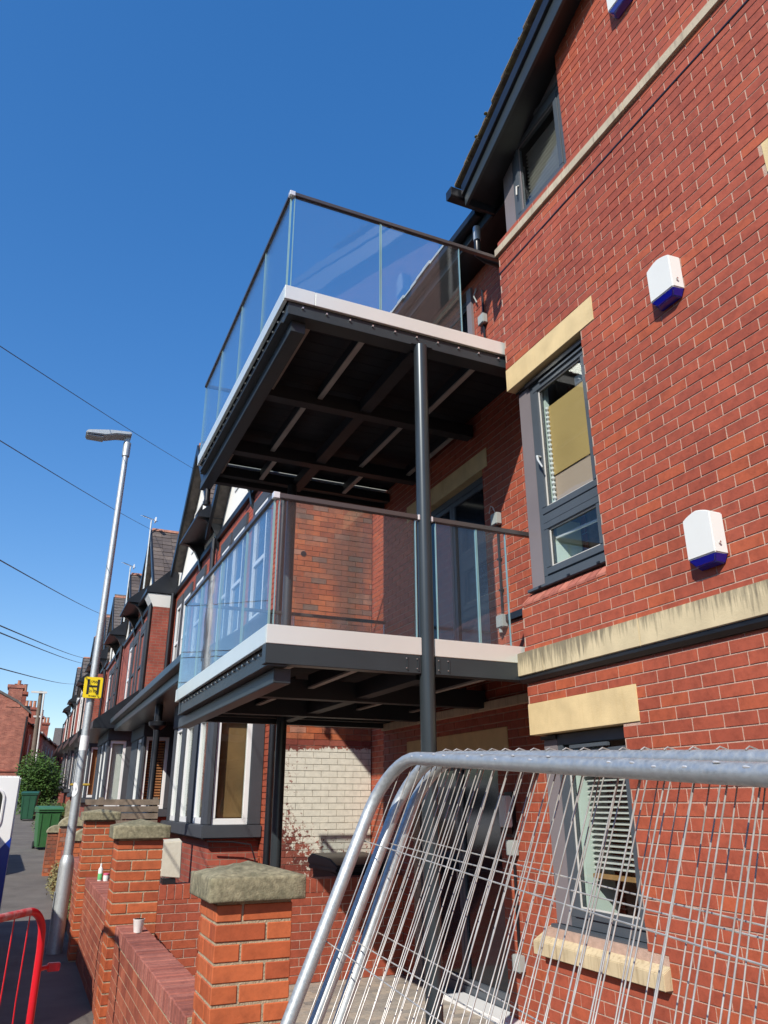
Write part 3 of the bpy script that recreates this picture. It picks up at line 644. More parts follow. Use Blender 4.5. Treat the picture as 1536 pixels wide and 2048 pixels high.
# ================================================================ BALCONIES
BX, BY0, BY1 = 1.345, 4.965, 8.50
def balcony(zt, label, lower):
    t = thing('balcony', label, 'balcony', (BX, BY0, zt-.2), 'steel and glass balconies')
    z_f0 = zt-.13
    # aluminium fascia
    if lower:
        obj('fascia', MB().box(BX, 2.515, BY0, BY0+.03, z_f0, zt), FASC, t, .003); obj('fascia', MB().box(2.622, XR-.003, BY0, BY0+.03, z_f0, zt), FASC, t, .003)
    else:
        obj('fascia', MB().box(BX, 1.60, BY0, BY0+.03, z_f0, zt), FASC, t, .003); obj('fascia', MB().box(1.602, XR-.003, BY0, BY0+.03, z_f0, zt), FASC, t, .003)
    obj('fascia', MB().box(BX, BX+.03, BY0+.032, BY1, z_f0, zt), FASC, t, .003); obj('fascia', MB().box(BX+.001, XR-.003, BY1, BY1+.03, z_f0, zt), FASC, t, .003)
    # steel edge channel
    zb = z_f0-.115-(.018 if lower else 0)
    e = .02
    if lower:
        obj('edge_beam', MB().box(BX+.003, 2.508, BY0+.004, BY0+.10, zb, z_f0-.001), ANTH, t, .003); obj('edge_beam', MB().box(2.628, XR-.003, BY0+.004, BY0+.10, zb, z_f0-.001), ANTH, t, .003)
    else:
        obj('edge_beam', MB().box(BX+.04, XR-.003, BY0+.03, BY0+.10, zb, z_f0-.001), ANTH, t, .003)
        obj('edge_angle', MB().box(BX+.04, XR-.003, BY0+.012, BY0+.16, zb-.014, zb-.001), ANTH, t, .002)
    obj('edge_beam', MB().box(BX+.045, BX+.12, BY0+.101, BY1-.1, zb, z_f0-.001), ANTH, t, .003)
    obj('edge_angle', MB().box(BX+.02, BX+.16, BY0+(.02 if lower else .161), BY1-.1, zb-.013, zb-.001), ANTH, t, .002)
    obj('edge_beam', MB().box(BX+.04, XR-.003, BY1-.099, BY1-.001, zb, z_f0-.001), ANTH, t, .003)
    # bolts
    k = 0
    y = BY0+.14
    while y < BY1-.15:
        obj('bolt', MB().tube([(BX+.043, y, z_f0-.035), (BX+.028, y, z_f0-.035)], .008, 6), STEEL, t); y += .155
    if not lower:
        x = BX+.16
        while x < XR-.15:
            obj('bolt', MB().tube([(x, BY0+.028, z_f0-.04), (x, BY0+.012, z_f0-.04)], .008, 6), STEEL, t); x += .205
    # main beams below
    def ibeam(x0, x1, y0, y1, z0, z1, along):
        mb = MB(); mb.box(x0, x1, y0, y1, z0, z0+.012); mb.box(x0, x1, y0, y1, z1-.012, z1)
        if along == 'y': c = (x0+x1)/2; mb.box(c-.005, c+.005, y0, y1, z0+.012, z1-.012)
        else: c = (y0+y1)/2; mb.box(x0, x1, c-.005, c+.005, z0+.012, z1-.012)
        return mb
    zc = zb-.015
    obj('main_beam', MB().box(BX+.09, BX+.21, BY0+.09, BY1+.22, zc-.10, zc), ANTH, t, .004)
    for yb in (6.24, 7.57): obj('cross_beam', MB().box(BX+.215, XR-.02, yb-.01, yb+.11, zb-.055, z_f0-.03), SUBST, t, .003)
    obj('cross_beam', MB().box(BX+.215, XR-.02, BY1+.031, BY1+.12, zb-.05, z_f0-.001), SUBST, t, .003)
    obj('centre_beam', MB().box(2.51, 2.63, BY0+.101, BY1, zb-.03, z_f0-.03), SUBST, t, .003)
    zj = z_f0-.02
    for (a, b, xs) in ((BY0+.105, 6.235, (1.60, 2.09, 3.18)), (6.345, 7.565, (2.0, 3.07, 3.68)), (7.675, BY1-.02, (1.60, 2.10, 3.18))):
        for x in xs: 
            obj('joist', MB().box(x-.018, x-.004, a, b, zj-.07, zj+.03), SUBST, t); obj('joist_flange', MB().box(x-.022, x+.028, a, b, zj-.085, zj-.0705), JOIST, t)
    # deck boards, seen from below
    y = BY0+.04; nb = 0
    while y < BY1-.02:
        obj('deck_board', MB().box(BX+.032, XR-.003, y, min(y+.141, BY1-.001), zt-.055, zt-.03), DECK, t); y += .145
    # glass and rail
    zg0, zg1 = zt-.002, zt+.93
    def pane(x0, x1, y0, y1):
        p = obj('glass_panel', MB().box(x0, x1, y0, y1, zg0, zg1), G_BAL, t)
        if x1-x0 > y1-y0:
            for xx in (x0, x1): obj('glass_edge', MB().box(xx-.003, xx+.003, y0-.001, y1+.001, zg0, zg1), G_EDGE, p)
        else:
            for yy in (y0, y1): obj('glass_edge', MB().box(x0-.001, x1+.001, yy-.003, yy+.003, zg0, zg1), G_EDGE, p)
    js = [BY0+.03, 5.77, 6.665, 7.58, BY1-.01]
    for a, b in zip(js, js[1:]): pane(BX+.012, BX+.026, a+.006, b-.006)
    xs = [BX+.04, 2.19, 2.99] if not lower else [BX+.04, 2.49]
    for a, b in zip(xs, xs[1:]): pane(a+.006, b-.006, BY0+.010, BY0+.024)
    if lower: pane(2.66, 3.02, BY0+.010, BY0+.024); pane(3.03, 3.30, BY0+.010, BY0+.024)
    pane(BX+.03, 2.6, BY1-.02, BY1-.006); pane(2.62, 3.78, BY1-.02, BY1-.006)
    def rail(x0, x1, y0, y1):
        obj('handrail', MB().box(x0, x1, y0, y1, zg1-.006, zg1+.034), RAIL, t, .004)
    rail(BX-.002, BX+.04, BY0+.042, BY1); 
    if lower:
        rail(BX-.001, 2.50, BY0-.004, BY0+.038); rail(2.635, XR-.25, BY0-.004, BY0+.038)
        obj('rail_end', MB().box(2.501, 2.52, BY0-.006, BY0+.04, zg1-.008, zg1+.036), RAILC, t, .003); obj('rail_end', MB().box(2.615, 2.634, BY0-.006, BY0+.04, zg1-.008, zg1+.036), RAILC, t, .003)
    else: rail(BX-.001, XW+.1, BY0-.004, BY0+.038)
    rail(BX, 3.8, BY1-.034, BY1-.002) if False else obj('handrail', MB().box(BX+.042, 3.8, BY1-.034, BY1+.004, zg1-.006, zg1+.030), RAIL, t, .004)
    obj('rail_corner', MB().box(BX-.004, BX+.045, BY0-.007, BY0+.043, zg1-.010, zg1+.038), RAILC, t, .003)
    return t
bu = balcony(3.905, 'upper glass-railed steel balcony with dark open underside against blue sky', False)
bo = balcony(1.130, 'lower glass-railed steel balcony whose rail is cut by the round post', True)
def post(x, y, z1, t, col=ANTH_M):
    obj('post', MB().lathe([(.057, Z0+.012), (.057, z1)], x, y, 24), col, t, smooth=True)
    obj('base_plate', MB().box(x-.12, x+.12, y-.12, y+.12, Z0-.004, Z0+.012), ANTH, t, .002)
post(2.568, 4.992, 3.655, bu); post(2.49, 8.36, 3.64, bu)
obj('post_head', MB().box(2.47, 2.67, BY0+.0, BY0+.16, 3.650, 3.664), ANTH, bu, .002)
for x in (2.40, 2.485, 2.66, 2.74):
    obj('splice_plate', MB().box(x-.004, x+.004, BY0-.002, BY0+.003, .885, .985), ANTH, bo)
    for z in (.90, .97): obj('bolt', MB().tube([(x-.012, BY0+.002, z), (x-.012, BY0-.004, z)], .004, 6), STEEL, bo)
obj('rain_outlet', MB().lathe([(.04, 3.30), (.045, 3.34), (.035, 3.35), (.035, 3.50)], 1.50, 8.55, 12), BLACK, bu, smooth=True)
# ================================================================ NEXT HOUSE: side return wall, facade, bay, gable
XA = 2.64; YW = 9.0
GRP = 'gabled brick terrace houses along the street'
def gable_house(name_label, yc, y0, y1, xf, zb, apex, zstr, detail=0, bays=(), hip=2.1, ph=2.05):
    gx = 0 if detail else .36
    """yc apex position, zb ground, zstr string line under the white gable"""
    t = thing('terrace_house', name_label, 'house', (xf, y0, zb), GRP)
    mat_ = B_FAR
    if detail: obj('wall', MB().box(xf+.012, xf+7, y0+.02, y1, zb, zstr), MORT_O, t)
    else: obj('wall', MB().box(xf, xf+7, y0, y1, zb, zstr), mat_, t)
    obj('string_course', MB().box(xf-.06, xf+.01, y0+.01, y1-.01, zstr-.06, zstr+.06), BLACK, t, .005)
    # white gable under the barge boards
    zs = apex-hip; hw = hip/1.07
    obj('gable_wall', MB().prism([(y0+.02, zstr+.061), (y1-.02, zstr+.061), (y1-.02, zs+.05), (yc+hw-.15, zs+.1), (yc, apex-.12), (yc-hw+.15, zs+.1), (y0+.02, zs+.05)], 0, (xf+gx)+.02, (xf+gx)+.3), RENDER, t)
    # roof with slate courses
    rf = obj('roof', MB().prism([(yc-hw-.12, zs-.13), (yc, apex-.02), (yc+hw+.12, zs-.13), (yc+hw+.12, zs-.25), (yc, apex-.16), (yc-hw-.12, zs-.25)], 0, (xf+gx)-.18, (xf+gx)+5), SLATE, t)
    n = 15 if yc < 40 else 8
    for k in range(n):
        a = k/n; ya = yc-(hw+.16)*(1-a); za = (zs-.16)+(apex-zs+.14)*a
        if yc < 30:
            xx = (xf+gx)-.2
            while xx < (xf+gx)+3.0 and k*0 == 0:
                wd = .26
                c = (xx+wd/2, ya+.10, za+.095)
                o = obj('slate', MB().add([(xx+.004, ya, za), (xx+wd-.004, ya, za), (xx+wd-.004, ya+.2, za+.21), (xx+.004, ya+.2, za+.21), (xx+.004, ya-.012, za+.018), (xx+wd-.004, ya-.012, za+.018), (xx+wd-.004, ya+.2, za+.216), (xx+.004, ya+.2, za+.216)],
                    [(0, 3, 2, 1), (4, 5, 6, 7), (0, 1, 5, 4), (1, 2, 6, 5), (2, 3, 7, 6), (3, 0, 4, 7)]), SLATE, rf) if False else None
                SL.append((xx, ya, za, wd)); xx += wd
        else:
            obj('slate_course', MB().add([((xf+gx)-.2, ya, za), ((xf+gx)+4, ya, za), ((xf+gx)+4, ya+.3, za+.3), ((xf+gx)-.2, ya+.3, za+.3), ((xf+gx)-.2, ya-.02, za+.03), ((xf+gx)+4, ya-.02, za+.03), ((xf+gx)+4, ya+.3, za+.31), ((xf+gx)-.2, ya+.3, za+.31)],
                [(0, 3, 2, 1), (4, 5, 6, 7), (0, 1, 5, 4), (1, 2, 6, 5), (2, 3, 7, 6), (3, 0, 4, 7)]), SLATE, rf)
    if SL:
        for (xx, ya, za, wd) in SL:
            me = SLM.get(0)
            if me is None:
                q = MB().add([(.004, 0, 0), (wd-.004, 0, 0), (wd-.004, .2, .21), (.004, .2, .21), (.004, -.012, .018), (wd-.004, -.012, .018), (wd-.004, .2, .216), (.004, .2, .216)],
                    [(0, 3, 2, 1), (4, 5, 6, 7), (0, 1, 5, 4), (1, 2, 6, 5), (2, 3, 7, 6), (3, 0, 4, 7)])
                me = bpy.data.meshes.new('slate'); me.from_pydata(q.v, [], q.f); me.materials.append(SLATEU); SLM[0] = me
            o = bpy.data.objects.new('slate', me); C.objects.link(o); o.parent = rf; o.location = Vector((xx+rnd.uniform(-.004, .004), ya, za+rnd.uniform(0, .012)))-ploc(rf)*1.0
            o.location = Vector((xx, ya, za+rnd.uniform(0, .012)))
        SL.clear()
    for k in range(12): obj('ridge_tile', MB().prism([(yc-.10, apex-.06), (yc, apex+.05), (yc+.10, apex-.06)], 0, (xf+gx)-.2+k*.35, (xf+gx)+.145+k*.35), RIDGE, rf, .01)
    for s_ in (-1, 1):
        obj('bargeboard', MB().prism([(yc, apex-.02), (yc, apex-.26), (yc+s_*(hw+.14), zs-.38), (yc+s_*(hw+.14), zs-.14)], 0, (xf+gx)-.24, (xf+gx)-.185), BLACK, t, .004)
    obj('roof', MB().prism([((xf+gx)+.31, zs-.4), ((xf+gx)+4, zs+1.6), ((xf+gx)+7, zs-.4)], 1, y0, y1), SLATE, t)
    # chimney on the far side of the ridge
    ch = obj('chimney', MB().box((xf+gx)+2.6, (xf+gx)+3.3, yc-.3, yc+.9, apex-.6, apex+.35).box((xf+gx)+2.55, (xf+gx)+3.35, yc-.35, yc+.95, apex+.35, apex+.47), B_FAR, t)
    for j in range(3): obj('chimney_pot', MB().lathe([(.11, apex+.47), (.10, apex+.75), (.13, apex+.78), (.12, apex+.83)], (xf+gx)+2.95, yc-.05+j*.35, 10), CHIMP, ch, smooth=True)
    # upper windows
    for wi, (a, b, c, d) in enumerate(detail_windows(y0, y1, zstr, zb)):
        WM = WHITE if detail or wi == 2 or yc > 40 else DARKP
        wn = obj('window', (lambda q: (frame_rect(q, xf-.03, xf+.04, a, b, c, d, .06), q)[1])(MB()), WM, t)
        obj('meeting_rail', MB().box(xf-.025, xf+.045, a+.061, b-.061, (c+d)/2-.03, (c+d)/2+.03), WM, wn)
        obj('pane', MB().box(xf+.002, xf+.01, a+.061, b-.061, c+.061, d-.061), G_DARK, wn)
        obj('window_head', MB().box(xf-.035, xf+.02, a-.12, b+.12, d+.002, d+.2), DARKP, wn, .005); obj('window_sill', MB().box(xf-.07, xf+.02, a-.1, b+.1, c-.10, c-.002), DARKP, wn, .005)
        obj('jamb', MB().box(xf-.032, xf+.02, a-.12, a-.002, c, d), DARKP, wn); obj('jamb', MB().box(xf-.032, xf+.02, b+.002, b+.12, c, d), DARKP, wn)
    # gable window and its black pent hood on curved brackets
    gw = obj('window', (lambda q: (frame_rect(q, (xf+gx)-.0, (xf+gx)+.05, yc-.05, yc+1.0, zstr+.55, zstr+1.5, .06), q)[1])(MB()), WHITE, t); obj('pane', MB().box((xf+gx)+.015, (xf+gx)+.025, yc+.01, yc+.94, zstr+.61, zstr+1.44), G_DARK, gw)
    hd = obj('hood', MB().prism([(xf-.46, zstr+.30), (xf-.46, zstr+.36), (xf+.02, zstr+.80), (xf+.02, zstr+.30)], 1, yc-2.2, yc-.35), BLACK, t, .006)
    for q in (yc-2.12, yc-.52):
        pts = [(xf-.42, zstr+.299), (xf+.015, zstr+.299), (xf+.015, zstr-.30)]+[(xf-.42+.38*math.sin(a_), zstr+.299-.55*(1-math.cos(a_))) for a_ in (1.5, 1.1, .7, .35)]
        obj('bracket', MB().prism(pts, 1, q, q+.09), BLACK, hd)
    obj('downpipe', MB().tube([(xf-.09, y1-.12, zstr), (xf-.09, y1-.12, zb+.1)], .045, 8), BLACK, t, smooth=True)
    for bb in bays: bay(t, xf, *bb)
    return t
def detail_windows(y0, y1, zstr, zb):
    return [(y0+.95, y0+1.65, zstr-2.15, zstr-.45), (y0+2.3, y0+3.0, zstr-2.15, zstr-.45), (y0+3.35, y0+3.9, zstr-2.15, zstr-.45)]
SL = []; SLM = {}
SLATEU = brick_unit('roof_slate', [(0, (.075, .062, .058)), (.5, (.115, .095, .085)), (1, (.16, .13, .11))], rough=.85, bump=.5)
def bay(t, xf, y0, y1, xb, zs, zh, zb, side_mat, blind=None):
    """square bay: brick base, charcoal sill, posts, white sashes"""
    b = obj('bay', MB().box(xb+.05, xf-.001 if xf > xb else xf, y0+.05, y1-.05, zb, zs-.145), B_FAR, t)
    obj('bay_sill', MB().box(xb-.07, xf-.001, y0-.08, y1+.08, zs-.143, zs), DARKP, b, .012)
    obj('bay_head', MB().box(xb-.02, xf-.001, y0-.02, y1+.02, zh, zh+.35), DARKP, b, .01)
    n = 3; pw = .20
    xs0 = xb; 
    # posts at the corners and mullions
    for (px0, px1, py0, py1) in ((xb, xb+.048, y0, y0+.22), (xf-.152, xf-.001, y0, y0+.12)): obj('bay_post', MB().box(px0, px1, py0, py1, zs+.001, zh-.001), DARKP, b, .008)
    L = y1-y0; pos = [y0+.22, y0+.22+.58, y0+.22+.58+.42, y0+.22+.58*2+.42, y0+.22+.58*2+.84, y1-.2]
    wins = [(y0+.38, y0+.98), (y0+1.32, y0+1.92), (y0+2.2, y0+2.72)]
    prev = y0+.221
    for (a, c) in wins:
        if c > y1-.1: continue
        obj('bay_post', MB().box(xb, xb+.14, prev, a-.002, zs+.001, zh-.001), DARKP, b, .006); prev = c+.002
        q = MB(); frame_rect(q, xb+.02, xb+.09, a, c, zs+.001, zh-.001, .07); w_ = obj('bay_window', q, WHITE, b, .004)
        obj('pane', MB().box(xb+.05, xb+.056, a+.071, c-.071, zs+.072, zh-.072), G_WIN, b); obj('net_curtain', MB().box(xb+.12, xb+.125, a+.05, c-.05, zs+.05, zh-.05), SLAT, b)
    obj('bay_post', MB().box(xb, xb+.14, prev, y1, zs+.001, zh-.001), DARKP, b, .006)
    # side light facing the camera
    a, c = xb+.05, xf-.154
    q = MB(); q.box(a, c, y0+.03, y0+.09, zs+.001, zs+.07); q.box(a, c, y0+.03, y0+.09, zh-.07, zh-.001); q.box(a, a+.05, y0+.03, y0+.09, zs+.07, zh-.07); q.box(c-.06, c, y0+.03, y0+.09, zs+.07, zh-.07)
    obj('bay_window', q, WHITE, b, .004); obj('pane', MB().box(a+.051, c-.061, y0+.055, y0+.061, zs+.071, zh-.071), G_WIN, b)
    if blind: 
        k = zs+.08
        while k < zh-.08: obj('blind_slat', MB().box(a+.05, c-.07, y0+.10, y0+.13, k, k+.028), side_mat, b); k += .05
    else: obj('blind', MB().box(a+.04, c-.05, y0+.13, y0+.135, zs+.08, zh-.06), side_mat, b)
WIREB = simple('wire_sheath', (.12, .13, .15), .6, 0, .1, 4)
KS = 1.17
BROWNB = simple('brown_blind', (.22, .12, .045), .8, 0, .25, 2.5)
A0 = gable_house('nearest terrace house, white gable over red brick, beside the balconies', 11.4, 9.0, 13.55, XA, Z0, 7.0, 4.55, 1, bays=())
bay(A0, XA, 9.55, 12.45, 2.0, -.25, 1.05, Z0, BROWNB)
A1 = gable_house('terrace house with black canopy post and terracotta slatted blind in its bay', 15.45, 13.55, 18.0, XA, Z0, 7.35, 4.58, 1, bays=())
bay(A1, XA, 15.95, 17.95, 2.0, -.12, 1.2, Z0, TERRA, True)
# brickwork of the near facades, real bricks joined
wh = [(a-.12, b+.12, c-.1, d+.2) for (a, b, c, d) in detail_windows(9.0, 13.55, 4.55, Z0)]
fb = bricks(Z0+.0, 4.49, 9.0, 13.55, XA, 'x', -1, wh, depth=.03, L=.2, H=.0705, J=.009)
lay(fb, B_RED, [c for c in A0.children if c.name.startswith('wall')][0], A0, cap=0)
wh = [(a-.12, b+.12, c-.1, d+.2) for (a, b, c, d) in detail_windows(13.55, 18.0, 4.58, Z0)]
fb = bricks(Z0+.0, 4.52, 13.55, 17.99, XA, 'x', -1, wh, depth=.03, L=.2, H=.0705, J=.009)
lay(fb, B_RED, [c for c in A1.children if c.name.startswith('wall')][0], A1, cap=0)
# side return of the nearest house: weathered above, flaking white paint below
ret = obj('side_wall', MB().box(XA+.03, XR, YW+.008, YW+.25, Z0, 4.49), MORT_O, A0)
ret2 = obj('painted_mortar_bed', MB().box(XA+.04, XR-.01, YW+.005, YW+.0075, Z0+.9, .68), MORT_P, A0)
bo1 = bricks(.704, 4.49, XA, XR, YW, 'y', -1, L=.203, H=.0713, J=.007, off=.05, jit=.004)
bo2 = bricks(Z0+.002, .704, XA, XR, YW, 'y', -1, L=.203, H=.0713, J=.006, off=.05, jit=.003)
lay(bo1, B_OLD, ret, A0, cap=170); lay(bo2, B_PNT, ret, A0, name='painted_brick', cap=130, stuff_name='painted_brickwork')
obj('vent', MB().tube([(XA+.23, YW+.0, 3.0), (XA+.23, YW-.008, 3.0)], .038, 14), BLACK, A0)
obj('downpipe', MB().tube([(2.58, 9.02, 4.45), (2.58, 9.02, -1.6)], .04, 10), BLACK, A0, smooth=True)
obj('hose', MB().tube([(2.0, 9.46, -.42), (2.3, 9.45, -.43), (2.5, 9.42, -.46), (2.56, 9.42, -.62), (2.57, 9.42, -.9)], .009, 6), BLACK, A0)
# canopy over bay and door with an iron column
cn = obj('canopy', MB().prism([(1.60, 1.44), (1.60, 1.64), (XA-.001, 2.35), (XA-.001, 1.44)], 1, 9.4, 17.9), BLACK, A1, .01)
cn2 = obj('canopy_gutter', MB().prism([(1.50, 1.58), (1.50, 1.68), (1.595, 1.68), (1.595, 1.56)], 1, 9.35, 17.9), BLACK, A1, .005)
obj('canopy_post', MB().lathe([(.06, Z0), (.06, -.3), (.11, -.28), (.11, -.16), (.07, -.14), (.05, -.1), (.05, 1.0), (.055, 1.06), (.13, 1.12), (.14, 1.18), (.06, 1.2), (.06, 1.45)], 1.78, 12.75, 14), BLACK, A1, smooth=True)
HS = [
 ('terrace house with a dark slate roof, tallest aerial and a projecting brick return', 21.6, 18.0, 23.9, 2.15, 7.35, 4.35),
 ('second projecting terrace house, an aerial on its slate gable, past the brick return', 26.4, 23.9, 29.3, 2.15, 7.30, 4.45),
 ('terrace house behind the lamp post top third, third slate gable down the row', 32.7, 29.3, 34.7, 2.15, 8.0, 4.75),
 ('narrow terrace house seen just right of the lamp post', 36.2, 34.7, 40.5, 2.15, 7.9, 5.0),
 ('terrace house left of the lamp post with white-edged gable', 43.3, 40.5, 48.5, 2.15, 8.3, 5.3),
 ('terrace house with pale pilasters behind the yellow hydrant sign', 53.8, 48.5, 57.5, 2.2, 8.9, 5.5),
 ('farthest terrace house at the end of the row', 60.9, 57.5, 66.0, 2.2, 9.3, 5.7)]
for i, (lb, yc, y0, y1, xf, ap, zs) in enumerate(HS):
    t = gable_house(lb, yc, y0, y1, xf, gz(y0)-.1, ap, zs, 0)
    zb = gz(y0)
    if i < 5:
        bay(t, xf, y0+.9, y0+3.7, xf-.55, zb+1.35, zb+2.75, zb-.1, TERRA if i == 1 else SLAT)
        obj('canopy', MB().prism([(xf-.95, zb+2.98), (xf-.95, zb+3.15), (xf-.001, zb+3.9), (xf-.001, zb+2.98)], 1, y0+.6, y1-.3), BLACK, t, .01)
    for q in range(3):
        if i >= 4: obj('pilaster', MB().box(xf-.06, xf-.001, y0+.3+q*1.6, y0+.7+q*1.6, zb+3.2, zs-.1), RENDER, t)
    if i == 2: obj('return_wall', MB().box(xf-.35, xf-.001, 29.3, 29.8, zb, 4.3), B_FAR, t)
    if i == 0:
        obj('corbel', MB().add([(1.98, 17.93, 4.55), (2.6, 17.93, 4.55), (2.6, 18.5, 4.55), (1.98, 18.5, 4.55), (2.15, 17.99, 4.25), (2.55, 17.99, 4.25), (2.55, 18.5, 4.25), (2.15, 18.5, 4.25)], [(0, 1, 2, 3), (7, 6, 5, 4), (0, 4, 5, 1), (1, 5, 6, 2), (2, 6, 7, 3), (3, 7, 4, 0)]), RENDER, t, .01)
        obj('corbel_roof', MB().prism([(1.95, 4.56), (1.95, 4.66), (2.45, 5.15), (2.63, 5.15), (2.63, 4.56)], 1, 17.9, 19.6), BLACK, t, .01)
        obj('downpipe', MB().tube([(2.60, 17.93, 4.5), (2.60, 17.93, 2.2)], .045, 8), BLACK, t); obj('downpipe', MB().tube([(2.1, 18.1, 4.3), (2.1, 18.1, 2.2)], .05, 8), BLACK, t)
        obj('return_bricks', MB().box(2.15, 2.63, 17.97, 17.998, 1.8, 4.25), B_FAR, t)
# the terrace across the road: outside the picture, mirrored in the balcony glass
bpy.context.view_layer.update()
src = [o for o in C.objects if o.get('category') == 'house'][-2]
for k in range(7):
    c = copy_tree(src); c['label'] = 'brick terrace house across the road, seen only mirrored in the balcony glass'; c['group'] = 'terrace houses across the road'; c['category'] = 'terrace house'
    c.rotation_euler.z = math.pi; c.location = (-12.5, 30-k*9, Z0-.15+ (0 if k > 1 else .3)); c.scale = (1, 1, .82)
# television aerials
def aerial(x, y, z0, z1, label):
    t = thing('aerial', label, 'aerial', (x, y, z0), 'television aerials on the gables')
    obj('mast', MB().tube([(x, y, z0), (x, y, z1)], .022, 6), SILVR, t)
    obj('boom', MB().tube([(x-.22, y+.2, z1+.18), (x+.15, y-.15, z1-.06)], .010, 5), BLACK, t)
    for k in range(5): a = k/5; obj('element', MB().tube([(x-.2+a*.33-.09, y+.18-a*.3-.06, z1+.15-a*.2), (x-.2+a*.33+.09, y+.18-a*.3+.06, z1+.15-a*.2)], .007, 5), WHITE, t)
    obj('reflector', MB().box(x+.08, x+.11, y-.25, y-.05, z1-.09, z1+.03), WHITE, t)
aerial(2.24, 21.4, 5.4, 7.55, 'white mast aerial on the nearest slate gable'); aerial(2.24, 26.25, 5.6, 7.5, 'smaller aerial on the gable next down the row')
# ================================================================ FAR LEFT HOUSES
DH = simple('shaded_far_brick', (.16, .055, .04), .9, 0, .3, 3)
t = thing('brick_house', 'distant red brick house showing its big blank gable wall and chimney stack', 'house', (-2, 60, gz(60)))
g0 = gz(60)-.3
obj('wall', MB().prism([(-9, g0), (-.42, g0), (-.42, 5.9), (-1.2, 6.5), (-4.6, 8.2), (-9, 6.0)], 1, 60, 63), B_FAR2, t)
obj('roof', MB().prism([(-.25, 5.75), (-.25, 5.88), (-1.25, 6.68), (-4.6, 8.35), (-9, 6.2), (-9, 6.0), (-4.6, 8.21), (-1.25, 6.5)], 1, 59.9, 63.2), SLATE, t)
ch = obj('chimney', MB().box(-1.95, -1.05, 59.96, 61.5, 6.2, 7.5).box(-2.05, -.95, 59.9, 61.6, 7.5, 7.72), B_FAR2, t)
for q in (-1.35,): obj('chimney_pot', MB().lathe([(.13, 7.72), (.11, 8.05), (.14, 8.1)], q, 60.6, 10), CHIMP, ch, smooth=True)
obj('string_course', MB().box(-9, -.40, 59.93, 59.999, 1.95, 2.03), B_FAR, t); obj('downpipe', MB().tube([(-.50, 59.9, 5.6), (-.50, 59.9, 1.4)], .06, 8), BLACK, t)
row = []
for i in range(4):
    y0 = 63.05+i*9; y1 = y0+8.96; x0 = -.3+i*.78; g0 = gz(y0)-.4
    t = thing('brick_house', ['shaded brick terrace house with a white dormer behind the blank gable', 'shaded brick house with a big double chimney stack, farther down the hill street', 'shaded far brick house whose roof drops to the street end', 'last distant brick house at the street end'][i], 'house', (x0, y0, g0))
    e = 5.4+i*.15
    obj('wall', MB().add([(x0-5, y0, g0), (x0, y0, g0), (x0+.78, y1, g0), (x0-5, y1, g0), (x0-5, y0, e), (x0, y0, e), (x0+.78, y1, e), (x0-5, y1, e)], [(0, 3, 2, 1), (4, 5, 6, 7), (0, 1, 5, 4), (1, 2, 6, 5), (2, 3, 7, 6), (3, 0, 4, 7)]), B_FAR, t)
    obj('roof', MB().add([(x0+.2, y0, e-.05), (x0+.98, y1, e-.05), (x0-2, y1, e+1.7), (x0-2.6, y0, e+1.7), (x0-5, y0, e), (x0-5, y1, e)], [(0, 1, 2, 3), (3, 2, 5, 4), (0, 3, 4), (1, 5, 2)]), SLATE, t)
    ch = obj('chimney', MB().box(x0-1.5, x0-.5, y0+.5+3*(i > 0), y0+1.7+3*(i > 0), e+.6, e+2.1).box(x0-1.6, x0-.4, y0+.4+3*(i > 0), y0+1.8+3*(i > 0), e+2.1, e+2.3), B_FAR, t)
    for q in range(3): obj('chimney_pot', MB().lathe([(.14, e+2.3), (.12, e+2.85), (.16, e+2.9)], x0-1.3+q*.32, y0+1.0+3*(i > 0), 10), CHIMP, ch, smooth=True)
    if i == 0:
        dm = obj('dormer', MB().box(x0-1.6, x0-.2, y0+.6, y0+2.8, e+.1, e+1.15), simple('dormer_grey', (.35, .36, .38), .6), t); obj('dormer_window', MB().box(x0-1.0, x0-.55, y0+.55, y0+.60, e+.15, e+.95), WHITE, dm); obj('dormer_roof', MB().box(x0-1.8, x0-.1, y0+.45, y0+3, e+1.15, e+1.28), BLACK, dm)
    for q in range(2):
        yy = y0+1.5+q*3.6; xx = x0+.78*(yy-y0)/8.96
        for (za, zb_) in ((e-2.4, e-.7), (g0+1.5, g0+3.2)):
            w = obj('window', MB().box(xx-.02, xx+.09, yy, yy+1.1, za, zb_), WHITE, t); obj('pane', MB().box(xx+.085, xx+.10, yy+.1, yy+1.0, za+.1, zb_-.1), G_DARK, w)
    obj('gutter', MB().tube([(x0+.25, y0, e-.06), (x0+1.03, y1, e-.06)], .07, 6), SLAT if i == 1 else BLACK, t)
# backdrop at the end of the street: one more house across
t = thing('brick_house', 'small white-walled house closing the view between the bush and the terrace', 'house', (3, 100, gz(100)))
obj('wall', MB().box(2.6, 12, 100, 106, gz(100)-1, 6.2), B_FAR, t); obj('roof', MB().prism([(100, 6.2), (103, 8.4), (106, 6.2)], 0, 2.4, 12.2), SLATE, t)
t = thing('telegraph_pole', 'timber telegraph pole with a pale pipe and crossarm by the far brick gable', 'telegraph pole', (.25, 55, gz(55)))
obj('pole', MB().tube([(.30, 55, gz(55)), (.13, 55, 6.75)], [.16, .12], 10), POLEW, t, smooth=True); obj('cable_guard', MB().tube([(.48, 54.85, gz(55)+1.2), (.33, 54.85, 6.6)], .05, 8), SLAT, t); obj('crossarm', MB().box(-.45, .5, 54.8, 54.9, 6.6, 6.72), SLAT, t); obj('steps', MB().box(-.1, .5, 54.9, 54.95, 5.1, 5.2), SLAT, t)

